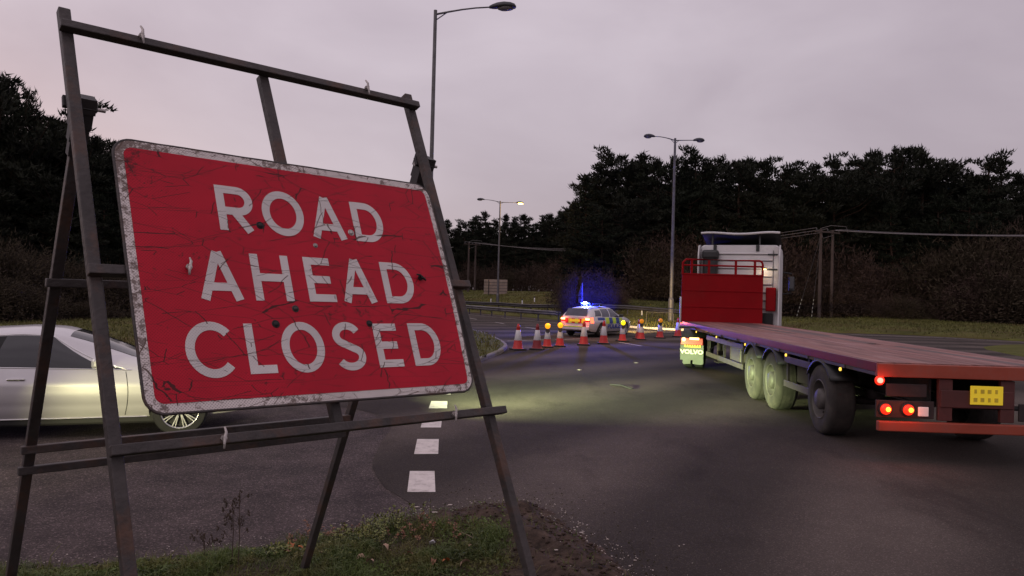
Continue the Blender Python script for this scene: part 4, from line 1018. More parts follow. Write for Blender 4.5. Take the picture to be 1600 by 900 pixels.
CN = [(809, 549, .92, 0, 'leftmost cone of the row, bright red with a pointed red tip'), (839, 548.5, .92, 1, 'second cone from the left, dark maroon base and tip'), (855, 545, .85, 0, 'third cone from the left with a round amber lamp, close to the maroon one'),
      (874.7, 543.5, .86, 0, 'cone with an amber lamp below the left tail light of the police car'), (912, 541.5, .95, 0, 'unlit red tipped cone right behind the police car boot'), (943, 539.5, .95, 0, 'red tipped cone in front of the rear wheel of the police car'),
      (972.5, 535.5, .86, 0, 'cone with a yellow green lamp in front of the police car front door'), (1001.5, 533, .90, 0, 'cone with an unlit amber lamp right of the police car bonnet'), (1031, 530.5, .90, 0, 'cone with a small glinting lamp on the headlight lit verge'), (1059, 528.5, .95, 0, 'last cone of the row, half hidden behind the tail of the lorry')]
lamps = {2: ('amber_on', 'lit amber lamp on the third cone from the left'), 3: ('amber_on', 'lit amber lamp beside the left tail light of the police car'), 6: ('amber_bright', 'bright yellow lamp in front of the police car door'), 7: ('amber_dim', 'dull orange lamp on the cone right of the police car'), 8: ('amber_dim', 'small dull amber lamp on the second to last cone')}
for i, (px, py, hc, dk, lab) in enumerate(CN):
    p = at(px, py - 2, Z=0); rz = rnd.uniform(-.5, .5)
    make_cone(hc, M['cone_dark'] if dk else M['cone_red'], lab, (p.x, p.y, .004), rz)
    if i in lamps:
        m, l2 = lamps[i]; make_lamp((p.x, p.y - .07, .004 + hc - .265), rnd.uniform(-.3, .3), M[m], l2)
# one more cone further back, only its red top shows over the eighth
p = at(998.3, 530, Z=0); make_cone(.92, M['cone_dark'], 'cone further back whose red top shows above the dull orange lamp', (p.x, p.y, .004), .2)
for (i, e) in ((2, 14), (3, 14), (6, 26)):
    p = at(CN[i][0], CN[i][1] - 2, Z=0); l_ = bpy.data.lights.new('amber_glow', 'POINT'); l_.energy = e; l_.color = (1, .45, .03); l_.shadow_soft_size = .1
    o = bpy.data.objects.new('amber_glow', l_); sc.collection.objects.link(o); o.location = (p.x, p.y - .2, CN[i][2] + .25)
# ------------------------------------------------------------------ cars
M['glass_car'] = material('glass_car', (.012, .013, .014), .08, var=.2, scale=2, spec=.8)
M['glass_lit'] = material('glass_lit', (.03, .03, .06), .12, var=.5, scale=2, spec=.8)  # bluer copy of the car glass, the blue light tinted into its colour
M['silver'] = material('silver', (.60, .58, .585), .32, metal=.35, var=.03, scale=3, coat=.6)
M['police_silver'] = material('police_silver', (.62, .60, .63), .35, metal=.3, var=.04, scale=3, coat=.4)
M['chrome'] = material('chrome', (.75, .74, .72), .15, metal=1, var=.05)
M['tyre'] = material('tyre', (.016, .015, .015), .85, var=.3, scale=8, bump=.2)
M['rim'] = material('rim', (.55, .54, .55), .3, metal=.8, var=.1)
M['seam'] = material('seam', (.01, .01, .01), .8)
M['tail_on'] = material('tail_on', (.7, .03, .02), .3, emit=(1, .10, .04), estr=4)
M['tail_hot'] = material('tail_hot', (.9, .6, .2), .3, emit=(1, .55, .18), estr=5)
M['tail_red'] = material('tail_red', (.35, .01, .01), .25, var=.2)
M['plate_y'] = material('plate_y', (.75, .55, .03), .5, var=.06, emit=(1, .72, .03), estr=.22)  # plate yellow with a faint glow put into it, no lamp
M['plate_ink'] = material('plate_ink', (.06, .04, .01), .6)
M['sat_yellow'] = material('sat_yellow', (.52, .70, .04), .4, var=.08)
M['sat_blue'] = material('sat_blue', (.015, .05, .28), .4, var=.1)
M['sat_red'] = material('sat_red', (.50, .02, .03), .4, var=.1)
M['blue_on'] = material('blue_on', (.2, .3, 1), .3, emit=(.01, .03, 1.0), estr=3)
M['blue_core'] = material('blue_core', (.6, .8, 1), .3, emit=(.25, .5, 1.0), estr=3.2)
M['blue_off'] = material('blue_off', (.01, .02, .12), .15, var=.2)
class Body:
    """lofted car shell: local x forward, y left, z up; ctrl rows: x, zb, zbelt, zroof, wbody, wroof"""
    def __init__(s, ctrl):
        s.c = np.array(ctrl, float); xs = np.linspace(s.c[0, 0], s.c[-1, 0], 400); s.xs = xs; s.t = {}
        for k, nme in enumerate(['zb', 'zs', 'zr', 'wb', 'wt']):
            y = np.interp(xs, s.c[:, 0], s.c[:, k + 1]); ker = np.hanning(23); ker /= ker.sum(); yp = np.pad(y, 11, mode='edge'); s.t[nme] = np.convolve(yp, ker, mode='valid')
    def g(s, x, n): return float(np.interp(x, s.xs, s.t[n]))
    def pt(s, x, q):
        """q in 0..3: 0-1 sill to belt, 1-2 belt to roof rail, 2-3 roof rail to centre line"""
        zb, zs, zr, wb, wt = (s.g(x, n) for n in ('zb', 'zs', 'zr', 'wb', 'wt'))
        if q <= 1:
            z = zb + (zs - zb) * q; bul = .045 * math.sin(math.pi * min(1, max(0, q * .94 + .03))) - .02 * (1 - q) ** 4 * 4 - .02 * (q ** 6)
            crease = -.010 * math.exp(-((q - .30) / .07) ** 2) + .007 * math.exp(-((q - .72) / .05) ** 2)
            return Vector((x, wb - .045 + bul + crease, z))
        if q <= 2:
            k = q - 1; y0 = wb - .068; z = zs + (zr - .075 * min(1, (zr - zs) * 3) - zs) * k
            y = y0 + (wt - y0) * (k ** 1.15) + .035 * math.sin(math.pi * k)
            return Vector((x, y, z))
        k = q - 2; z0 = zr - .075 * min(1, (zr - zs) * 3); y = wt * (1 - k); z = z0 + (zr - z0) * math.sin(min(1, k * 1.6) * math.pi / 2)
        return Vector((x, y, z))
    def shell(s, name, m, parent, arches, nx=76, R=.36):
        qs = [0, .05, .12, .2, .26, .3, .34, .42, .55, .66, .72, .78, .88, .96, 1.0, 1.04, 1.15, 1.35, 1.55, 1.75, 1.9, 2.0, 2.05, 2.12, 2.25, 2.45, 2.7, 3.0]
        x0, x1 = s.c[0, 0], s.c[-1, 0]; X = np.linspace(x0, x1, nx)
        half = [[s.pt(x, q) for q in qs] for x in X]; k = len(qs); bm = bmesh.new(); rows = []
        for h in half:
            r = [bm.verts.new(v) for v in h] + [bm.verts.new((v.x, -v.y, v.z)) for v in reversed(h[:-1])]; rows.append(r)
        n = len(rows[0])
        for a, c in zip(rows, rows[1:]):
            for j in range(n):
                jj = (j + 1) % n; bm.faces.new((a[j], a[jj], c[jj], c[j]))
        bm.faces.new(rows[0]); bm.faces.new(list(reversed(rows[-1])))
        bmesh.ops.recalc_face_normals(bm, faces=bm.faces)
        me = bpy.data.meshes.new(name); bm.to_mesh(me); bm.free(); me.materials.append(m)
        tmp = bpy.data.objects.new('tmp', me); sc.collection.objects.link(tmp)
        cut = MB()
        for ax, az in arches:
            for sg in (-1, 1):
                cut.tube([(ax, sg * .60, az), (ax, sg * 1.3, az)], R, 40)
        co = cut.build('cutter', m); md = tmp.modifiers.new('b', 'BOOLEAN'); md.operation = 'DIFFERENCE'; md.object = co; md.solver = 'EXACT'
        bpy.context.view_layer.update(); dg = bpy.context.evaluated_depsgraph_get(); m2 = bpy.data.meshes.new_from_object(tmp.evaluated_get(dg)); m2.name = name
        bpy.data.objects.remove(tmp); bpy.data.objects.remove(co)
        m2.materials.clear(); m2.materials.append(m)
        m2.polygons.foreach_set('use_smooth', [True] * len(m2.polygons)); m2.set_sharp_from_angle(angle=R_(28))
        return link(name, m2, parent)
    def panel(s, name, m, parent, x0f, x1f, q0, q1, nx=10, nq=6, side=1, off=.004):
        """patch on the shell: x between x0f(q) and x1f(q)"""
        mb = MB(); vs = []
        for i in range(nq + 1):
            q = q0 + (q1 - q0) * i / nq
            for j in range(nx + 1):
                x = x0f(q) + (x1f(q) - x0f(q)) * j / nx; p = s.pt(x, q); e = .01
                qa, qb = max(0, q - e), min(3, q + e); tq = s.pt(x, qb) - s.pt(x, qa); tx = s.pt(x + e, q) - s.pt(x - e, q); nr = tx.cross(tq)
                nr.normalize()
                if nr.y * 1 + nr.z * .5 < 0: nr = -nr
                p = p + nr * off; vs.append((p.x, p.y * side, p.z))
        fs = [(i * (nx + 1) + j, i * (nx + 1) + j + 1, (i + 1) * (nx + 1) + j + 1, (i + 1) * (nx + 1) + j) for i in range(nq) for j in range(nx)]
        mb.add(vs, fs, True); o = mb.build(name, m, parent, fix=False); return o
    def across(s, name, m, parent, xa, xb, q0, off=.005, nx=8, ny=10, qlow=None):
        """windscreen-like patch over the centre, between station xa and xb"""
        vs = []
        for i in range(nx + 1):
            x = xa + (xb - xa) * i / nx
            for j in range(ny + 1):
                u = -1 + 2 * j / ny; q = 3 - abs(u) * (3 - q0); p = s.pt(x, q); d = s.pt(x + .02, 3) - s.pt(x - .02, 3); nr = Vector((-d.z, 0, d.x)).normalized()
                if nr.z < 0: nr = -nr
                p = Vector((p.x, p.y * (1 if u >= 0 else -1), p.z)) + nr * off; vs.append(p)
        fs = [(i * (ny + 1) + j, i * (ny + 1) + j + 1, (i + 1) * (ny + 1) + j + 1, (i + 1) * (ny + 1) + j) for i in range(nx) for j in range(ny)]
        mb = MB(); mb.add(vs, fs, True); return mb.build(name, m, parent, fix=False)
def wheel(parent, x, y, r, w_, spokes, side, rimr=.7, tw=.035, double=True, rm='rim'):
    o = thing_part = MB(); prof = [(r * .70, -w_ / 2), (r * .93, -w_ / 2), (r * .985, -w_ * .40), (r, -w_ * .25), (r, w_ * .25), (r * .985, w_ * .40), (r * .93, w_ / 2), (r * .70, w_ / 2)]
    o.lathe(prof, axis='Y', n=40, close=True); wh = o.build('wheel', M['tyre'], parent, sharp=50); wh.location = (x, y, r)
    ro = rimr * r; ys = side * w_ * .42
    mb = MB(); mb.lathe([(ro * .94, ys * .6), (ro * .95, ys), (ro * 1.03, ys * 1.06), (ro * 1.04, ys * .9), (ro * .95, ys * .5)], axis='Y', n=36); mb.lathe([(0, ys * .92), (.05 * r / .34, ys * .92), (.07 * r / .34, ys * .8), (.07 * r / .34, ys * .5)], axis='Y', n=16)
    for k in range(spokes):
        a = 2 * math.pi * k / spokes
        for da in ((-.085, .085) if double else (0,)):
            p0 = Vector((math.cos(a + da * .6) * .05, ys * .86, math.sin(a + da * .6) * .05)); p1 = Vector((math.cos(a + da) * ro * .97, ys * .9, math.sin(a + da) * ro * .97))
            mb.bar(p0, p1, tw * .45 if double else tw, .02, up=(0, 1, 0), bev=.002)
    mb.build('rim', M[rm], wh)
    MB().lathe([(0, ys * .45), (ro * .9, ys * .45)], axis='Y', n=24).build('hub', M['dark'], wh)
    return wh
# ---- silver car passing on the left
fw = at(280, 681, Z=0.004)                     # ground point under its front wheel
HD = R_(19)                                    # heading, measured from +x towards +y
hx, hy = math.cos(HD), math.sin(HD); nx_, ny_ = hy, -hx                      # side that faces the sign
AX = 1.46
base = Vector((fw.x, fw.y, 0)) - Vector((hx, hy, 0)) * AX - Vector((nx_, ny_, 0)) * .92
car = thing('silver_car', 'silver saloon car passing behind the road closed sign, headed right', 'car', (base.x, base.y, .002), HD)
SB = Body([(-2.48, .42, .80, .86, .70, .55), (-2.44, .36, .86, .93, .80, .62), (-2.2, .26, .93, 1.02, .89, .62), (-1.9, .24, .94, 1.12, .925, .60), (-1.45, .24, .93, 1.28, .935, .585), (-1.0, .24, .925, 1.39, .94, .58), (-.45, .24, .915, 1.425, .94, .58),
           (-.1, .24, .905, 1.405, .94, .57), (.35, .24, .895, 1.27, .94, .57), (.82, .24, .885, 1.07, .94, .60), (1.12, .24, .875, .975, .935, .70), (1.6, .25, .83, .92, .92, .70), (2.0, .27, .76, .83, .88, .68), (2.28, .30, .68, .74, .80, .62), (2.44, .36, .60, .64, .68, .52), (2.48, .42, .56, .59, .60, .45)])
AZ = .345
SB.shell('body', M['silver'], car, [(-1.46, AZ), (AX, AZ)], R=.385)
MB().box((0, 0, .30), (3.2, 1.66, .26), bev=.03).build('floor_pan', M['dark'], car)
for xx in (-1.46, AX): MB().box((xx, 0, .5), (.8, 1.2, .42)).build('wheel_well', M['dark'], car)
for sd in (-1, 1):
    # side glass: rear door, front door, quarter
    SB.panel('window', M['glass_car'], car, lambda q: -.72 + (q - 1) * .10, lambda q: .62 - (q - 1.04) * .82, 1.04, 1.93, side=sd)
    SB.panel('door_pillar', M['seam'], car, lambda q: -.81 + (q - 1) * .10, lambda q: -.72 + (q - 1) * .10, 1.04, 1.93, side=sd, nx=2, off=.003)
    SB.panel('window', M['glass_car'], car, lambda q: -1.58 + (q - 1) * .22, lambda q: -.81 + (q - 1) * .10, 1.04, 1.90, side=sd)
    SB.panel('window', M['glass_car'], car, lambda q: -1.95 + (q - 1) * .50, lambda q: -1.62 + (q - 1) * .22, 1.04, 1.75, side=sd, nx=4)
    SB.panel('window', M['glass_car'], car, lambda q: .67 - (q - 1.04) * .6, lambda q: .84 - (q - 1.04) * .95, 1.04, 1.36, side=sd, nx=4)
    # chrome window surround
    tr = MB(); P1 = [SB.pt(x, 1.02) + Vector((0, .004, 0)) for x in np.linspace(-1.95, .86, 24)]
    P2 = [SB.pt(-1.95 + (q - 1) * .50, q) for q in np.linspace(1.02, 1.80, 5)] + [SB.pt(x, min(1.96, 1.80 + (x + 1.53) * .9)) for x in np.linspace(-1.48, -1.3, 3)] + [SB.pt(x, 1.965) for x in np.linspace(-1.2, -.16, 12)] + [SB.pt(.86 - (q - 1.02) * 1.04, q) for q in np.linspace(1.93, 1.02, 12)]
    for P_ in (P1, P2): tr.tube([Vector((p.x, (p.y + .004) * sd, p.z)) for p in P_], .0075, 6)
    tr.build('window_trim', M['chrome'], car)
    # door gaps, sill trim, handles
    for fx in (lambda q: .78 + .05 * math.sin(q * 3.0), lambda q: -.76 + .0 * q, lambda q: -1.50 + .35 * (1 - q) ** 2 * (1 if q < .6 else .3)):
        SB.panel('door_seam', M['seam'], car, lambda q, f=fx: f(q) - .004, lambda q, f=fx: f(q) + .004, .08, 1.0, nx=1, nq=18, side=sd, off=.003)
    sl = MB(); sl.tube([Vector((p.x, (p.y + .004) * sd, p.z)) for p in [SB.pt(x, .035) for x in np.linspace(-1.05, 1.05, 14)]], .011, 6); sl.build('sill_trim', M['chrome'], car)
    SB.panel('sill', M['seam'], car, lambda q: -1.06, lambda q: 1.06, 0.0, .022, nx=10, nq=1, side=sd, off=.003)
    for hx_ in (-.44, -1.30):
        p = SB.pt(hx_, .80); mb = MB(); mb.box((hx_, (p.y + .012) * sd, p.z), (.20, .022, .028), bev=.008); mb.build('door_handle', M['chrome'], car)
    p = SB.pt(.50, 1.04); mb = MB(); mb.box((.48, (p.y + .14) * sd, p.z + .09), (.12, .20, .13), bev=.035); mb.box((.50, (p.y + .03) * sd, p.z + .045), (.08, .12, .04), bev=.01); mb.build('door_mirror', M['silver'], car)
    wheel(car, AX, sd * .83, AZ, .235, 10, sd); wheel(car, -1.46, sd * .83, AZ, .235, 10, sd)
    # headlamp
    SB.panel('headlight', material('headlight_glass', (.8, .8, .75), .1, emit=(1, .97, .75), estr=14) if sd == -1 else bpy.data.materials['headlight_glass'], car, lambda q: 2.16, lambda q: 2.40, .55, .86, side=sd)
    SB.panel('tail_light', M['tail_on'], car, lambda q: -2.44, lambda q: -2.2, .62, .92, side=sd)
SB.across('windscreen', M['glass_car'], car, .06, .98, 2.12)
SB.across('rear_window', M['glass_car'], car, -2.0, -1.0, 2.1)
# its dipped beam: real headlight positions, with the flat cut-off of a projector lamp
def spot(name, loc, aim, energy, color, ang, blend, shade=True, size=.02, parent=None):
    l_ = bpy.data.lights.new(name, 'SPOT'); l_.energy = energy; l_.color = color; l_.spot_size = R_(ang); l_.spot_blend = blend; l_.shadow_soft_size = size
    o = bpy.data.objects.new(name, l_); sc.collection.objects.link(o); o.location = loc
    d = Vector(aim) - Vector(loc); o.rotation_euler = d.to_track_quat('-Z', 'Y').to_euler(); return o
hdv = Vector((hx, hy, 0))
for sd in (-1, 1):
    c = base + hdv * 2.50 + Vector((nx_, ny_, 0)) * (-sd) * .62 * -1 + Vector((0, 0, .6225))
    th = HD + R_(17); aim = c + Vector((math.cos(th), math.sin(th), -.055)) * 12
    hb = spot('headlight_beam', c, aim, 11000, (.80, 1, .45), 60, .85); hb.scale = (1, .30, 1); hb.data.shadow_soft_size = .003
    # added disc in place of a projector shutter, cuts the beam off flat
    hd_ = MB(); hd_.lathe([(0, 0), (.13, 0), (.13, .006), (0, .006)], n=24); o = hd_.build('beam_cutoff_disc', M['seam'], car); o.location = (2.50, sd * .62, .6235)
for k in (-.6, .6): spot('headlight_beam', (-6.6 + k, -6, .72), (-4.9 + k * .2, 9.7, .02), 5200, (1, .95, .50), 9.5, .8)  # unseen headlight pair added off frame, no car built; lights the silver car's side
# ---- police estate behind the cones
rw = at(937, 526.5, Z=0.004)
HP = R_(90 - 34)
hx, hy = math.cos(HP), math.sin(HP); nx_, ny_ = hy, -hx
pbase = Vector((rw.x, rw.y, 0)) + Vector((hx, hy, 0)) * 1.36 - Vector((nx_, ny_, 0)) * .80
pc = thing('police_car', 'silver police estate car with checks of yellow and blue and its blue roof light flashing', 'police car', (pbase.x, pbase.y, .005), HP)
PB = Body([(-2.36, .45, .80, .92, .74, .56), (-2.32, .36, .88, 1.02, .80, .62), (-2.22, .28, .93, 1.16, .86, .60), (-2.0, .25, .94, 1.36, .89, .58), (-1.7, .24, .94, 1.41, .90, .575), (-1.0, .24, .93, 1.44, .905, .58), (-.3, .24, .92, 1.455, .905, .58),
           (.1, .24, .915, 1.44, .905, .575), (.45, .24, .905, 1.34, .905, .57), (.85, .24, .90, 1.14, .90, .58), (1.2, .24, .885, .99, .895, .68), (1.6, .25, .83, .92, .88, .68), (1.95, .27, .76, .84, .84, .64), (2.18, .32, .66, .73, .76, .56), (2.30, .40, .56, .60, .64, .46)])
PB.shell('body', M['police_silver'], pc, [(-1.36, .33), (1.34, .33)], R=.37)
MB().box((0, 0, .30), (3.0, 1.5, .26), bev=.03).build('floor_pan', M['dark'], pc)
for xx in (-1.36, 1.34): MB().box((xx, 0, .5), (.8, 1.15, .42)).build('wheel_well', M['dark'], pc)
for sd in (-1, 1):
    PB.panel('window', M['glass_lit'], pc, lambda q: -.36 + (q - 1) * .08, lambda q: .74 - (q - 1.04) * .72, 1.05, 1.9, side=sd)
    PB.panel('window', M['glass_lit'], pc, lambda q: -1.22 + (q - 1) * .12, lambda q: -.45 + (q - 1) * .08, 1.05, 1.9, side=sd)
    PB.panel('window', M['glass_lit'], pc, lambda q: -1.95 + (q - 1) * .30, lambda q: -1.30 + (q - 1) * .12, 1.12, 1.8, side=sd)
    # battenburg blocks along the flank, two rows
    xb = [-.92, -.55, -.18, .19, .56, .93]
    for k in range(5):
        PB.panel('check_block', M['sat_yellow'] if k % 2 == 0 else M['sat_blue'], pc, lambda q, k=k: xb[k], lambda q, k=k: xb[k + 1] - .01, .56, .99, side=sd, off=.005)
    PB.panel('check_block', M['sat_blue'], pc, lambda q: -1.72, lambda q: -1.0, .80, .99, side=sd, off=.005)
    for f_ in (.86, -.41, -1.18): PB.panel('door_seam', M['seam'], pc, lambda q, f_=f_: f_ - .005, lambda q, f_=f_: f_ + .005, .08, 1.0, nx=1, nq=14, side=sd, off=.007)
    p = PB.pt(.62, 1.05); mb = MB(); mb.box((.62, (p.y + .12) * sd, p.z + .08), (.12, .2, .14), bev=.03); mb.build('door_mirror', M['blackplastic'], pc)
    wheel(pc, -1.36, sd * .78, .325, .21, 7, sd, double=False, tw=.05); wheel(pc, 1.34, sd * .78, .325, .21, 7, sd, double=False, tw=.05)
    PB.panel('tail_light', M['tail_on'], pc, lambda q: -2.30, lambda q: -2.12, .60, 1.05, side=sd)
    MB().box((-2.335, sd * .60, .80), (.09, .34, .17), bev=.03).build('tail_light', M['tail_red'], pc)
    MB().box((-2.375, sd * .66, .845), (.035, .22, .075), bev=.012).build('tail_lamp', M['tail_hot'], pc)
    MB().box((2.2, sd * .55, .60), (.12, .30, .14), bev=.03).build('headlight', material('xenon', (.9, .9, .8), .1, emit=(1, .95, .7), estr=12) if sd == -1 else bpy.data.materials['xenon'], pc)
    PB.panel('roof_rail', M['seam'], pc, lambda q: -1.9, lambda q: -.1, 2.06, 2.11, nq=1, side=sd, off=.02)
PB.across('windscreen', M['glass_lit'], pc, .20, 1.08, 2.12)
# tailgate glass and its lower red and yellow panel
MBw = MB(); gl = [(-2.318, -.60, .985), (-2.318, .60, .985), (-2.09, .53, 1.335), (-2.09, -.53, 1.335)]
MBw.add([(x - .022, y, z + .012) for x, y, z in gl], [(0, 1, 2, 3)]); MBw.build('rear_window', M['glass_lit'], pc)
for k in range(6):
    MB().box((-2.385, -.44 + .176 * k, .76), (.02, .172, .22), bev=.003).build('tailgate_chevron', M['sat_red'] if k % 2 else M['sat_yellow'], pc)
MB().box((-2.40, 0, .775), (.015, .52, .115), bev=.003).build('number_plate', M['plate_y'], pc)
nb = bpy.data.objects[-1] if False else None
MB().box((-2.40, 0, .43), (.10, 1.55, .20), bev=.04).build('rear_bumper', M['police_silver'], pc)
MB().box((-2.425, 0, .49), (.07, 1.2, .05), bev=.008).build('bumper_strip', M['sat_yellow'], pc)
# light bar
lb = MB(); lb.box((-.75, 0, 1.475), (.30, 1.1, .035), bev=.01); lb.build('light_bar', M['blackplastic'], pc)
MB().box((-.75, -.30, 1.535), (.26, .46, .085), bev=.03).build('light_cover', M['blue_off'], pc)
mb = MB(); mb.box((-.75, .34, 1.56), (.22, .24, .15), bev=.07); mb.build('blue_light', M['blue_core'], pc)
for yy in (.16, .50): MB().box((-.75, yy, 1.54), (.26, .11, .10), bev=.04).build('blue_light', M['blue_on'], pc)
def text_mesh(name, s, size, m, parent, depth=.004, bold=.0, sx=1.0):
    cu = bpy.data.curves.new('t', 'FONT'); cu.body = s; cu.size = size; cu.extrude = depth; cu.offset = bold; cu.align_x = 'CENTER'; cu.align_y = 'CENTER'; cu.resolution_u = 3
    to = bpy.data.objects.new('t', cu); sc.collection.objects.link(to); bpy.context.view_layer.update()
    me = bpy.data.meshes.new_from_object(to.evaluated_get(bpy.context.evaluated_depsgraph_get())); me.name = name; bpy.data.objects.remove(to)
    me.materials.clear(); me.materials.append(m)
    o = link(name, me, parent); o.scale = (sx, 1, 1); return o
for sd in (-1, 1):
    p = PB.pt(.0, .38); tx = text_mesh('police_lettering', 'POLICE', .34, M['sat_blue'], pc, bold=.008, sx=1.25)
    if sd == -1: tx.rotation_euler = (R_(90), 0, 0); tx.location = (-.02, -(p.y + .008), p.z - .01)
    else: tx.rotation_euler = (R_(90), 0, R_(180)); tx.location = (-.02, p.y + .008, p.z - .01)
bl = bpy.data.lights.new('blue_flash', 'POINT'); bl.energy = 3000; bl.color = (.06, .09, 1.0); bl.shadow_soft_size = .12
bo = bpy.data.objects.new('blue_flash', bl); sc.collection.objects.link(bo); bo.location = pbase + Vector((hx, hy, 0)) * -.75 - Vector((nx_, ny_, 0)) * .32 + Vector((0, 0, 1.67))
aimb = at(922, 470, Y=60)
spot('halo_spot', bo.location, aimb, 130000, (.02, .03, 1.0), 13, 1.0)  # extra spot added so the lit scrub gives the roof light a halo
for sd in (-1, 1):
    c = pbase + Vector((hx, hy, 0)) * 2.36 + Vector((nx_, ny_, 0)) * sd * .55 + Vector((0, 0, .62)); aim = Vector((9.8, 46.5, .15))
    spot('headlight_beam', c, aim, 4200, (1, .70, .20), 46, .6)
    tl = bpy.data.lights.new('tail_glow', 'POINT'); tl.energy = 9; tl.color = (1, .12, .05); tl.shadow_soft_size = .08; o = bpy.data.objects.new('tail_glow', tl); sc.collection.objects.link(o); o.location = pbase - Vector((hx, hy, 0)) * 2.55 + Vector((nx_, ny_, 0)) * sd * .66 + Vector((0, 0, .85))
# ------------------------------------------------------------------ flatbed trailer
M['deck'] = material('deck', (.20, .078, .066), .62, var=.5, scale=1.3, stretch=(6, .5, 1), bump=.25, bscale=5, detail=9, grime=(.33, .18, .165), gscale=.8, gamt=.9)
M['deck_dark'] = material('deck_dark', (.09, .045, .043), .6, var=.3, scale=1.3, stretch=(6, .5, 1), detail=9, grime=(.15, .09, .085), gscale=.7, gamt=.8)
M['trailer_red'] = material('trailer_red', (.15, .009, .014), .32, coat=.5, var=.2, scale=2, detail=7, grime=(.10, .03, .025), gscale=1.6, gamt=.7)
M['hanger'] = material('hanger', (.075, .018, .015), .6, var=.3, scale=3)
M['headboard_red'] = material('headboard_red', (.24, .003, .006), .75, spec=.15, var=.10, scale=1.2, grime=(.20, .01, .01), gscale=.8, gamt=.6)
M['orange_red'] = material('orange_red', (.29, .050, .024), .5, var=.25, scale=2.5, detail=8, grime=(.18, .06, .045), gscale=2.5, gamt=.6)
M['chassis'] = material('chassis', (.018, .012, .012), .7, var=.35, scale=3, detail=7, grime=(.05, .035, .03), gscale=2, gamt=.6)
M['rail_grey'] = material('rail_grey', (.09, .072, .072), .5, var=.2, scale=3, metal=.3)
M['truck_white'] = material('truck_white', (.60, .58, .58), .45, var=.06, scale=1.5, grime=(.38, .34, .32), gscale=1.2, gamt=.7)
M['flap'] = material('flap', (.12, .125, .11), .75, var=.2, scale=3, grime=(.11, .11, .09), gscale=2.5, gamt=.7)
M['flap_letter'] = material('flap_letter', (.75, .74, .60), .6, var=.05)
M['tyre_dusty'] = material('tyre_dusty', (.034, .028, .025), .9, var=.3, scale=4, bump=.3, grime=(.075, .06, .05), gscale=3, gamt=.6)
M['wheel_grey'] = material('wheel_grey', (.085, .075, .07), .6, var=.3, scale=5, metal=.2, grime=(.07, .055, .045), gscale=5, gamt=.7)
M['plate_blur'] = material('plate_blur', (.58, .43, .03), .6)
M['side_amber'] = material('side_amber', (.8, .45, .05), .3, emit=(1, .62, .08), estr=1.6)
M['red_marker'] = material('red_marker', (.9, .15, .1), .3, emit=(1, .22, .16), estr=3)
M['red_lamp'] = material('red_lamp', (.6, .02, .01), .25, emit=(1, .03, .01), estr=1.1)
M['orange_lamp'] = material('orange_lamp', (.9, .4, .05), .25, emit=(1, .42, .04), estr=2.5)
HT = math.atan(.045); tf = Vector((math.sin(HT), math.cos(HT), 0)); trr = Vector((math.cos(HT), -math.sin(HT), 0))
corner = Vector((4.63, 9.35, 0)); tb = corner + trr * 1.25
tr = thing('flatbed_trailer', 'long empty red flatbed trailer with worn plank deck and high headboard, turning right', 'trailer', (tb.x, tb.y, .006), -HT)
DZ, LEN = 1.275, 13.6
# deck planks
nb_ = 12; pw = 2.42 / nb_
for i in range(nb_):
    x = -1.21 + pw * (i + .5)
    # each run of boards is two or three lengths butted end to end
    cuts = [.03] + sorted(rnd.uniform(3, 11) for _ in range(rnd.choice([1, 2]))) + [LEN - .08]
    for a, c in zip(cuts, cuts[1:]):
        if c - a < .3: continue
        MB().box((x, (a + c) / 2, DZ - .016 + rnd.uniform(-.002, .002)), (pw - .007, c - a - .006, .03)).build('plank', M['deck'] if rnd.random() < .68 else M['deck_dark'], tr)
MB().box((0, LEN / 2, DZ - .055), (2.40, LEN - .1, .03)).build('deck_underside', M['chassis'], tr)
for s in (-1, 1):
    MB().box((s * 1.232, LEN / 2, DZ - .062), (.036, LEN, .125), bev=.006).build('side_rave', M['trailer_red'], tr)
    MB().box((s * 1.226, LEN / 2, DZ - .150), (.030, LEN - .05, .045), bev=.004).build('lower_rail', M['rail_grey'], tr)
    for k in range(9):
        y = 1.0 + k * 1.45; MB().box((s * 1.252, y, DZ - .15), (.02, .06, .05), bev=.004).build('rope_hook', M['rail_grey'], tr)
mb = MB(); mb.box((0, .0, DZ - .095), (2.5, .07, .165), bev=.008); mb.build('rear_beam', M['orange_red'], tr)
for s in (-1, 1):                                            # chassis beams (I section)
    mb = MB()
    for a, c, zt, zl in ((.15, 9.4, DZ - .09, .72), (9.4, LEN - .05, DZ - .09, .98)):
        mb.box((s * .5, (a + c) / 2, (zt + zl) / 2), (.02, c - a, zt - zl)); mb.box((s * .5, (a + c) / 2, zl), (.14, c - a, .018)); mb.box((s * .5, (a + c) / 2, zt - .01), (.14, c - a, .018))
    mb.build('chassis_beam', M['chassis'], tr)
for k in range(22):
    y = .35 + k * .62; mb = MB(); mb.box((0, y, DZ - .125), (2.40, .05, .10)); mb.build('cross_member', M['chassis'], tr)
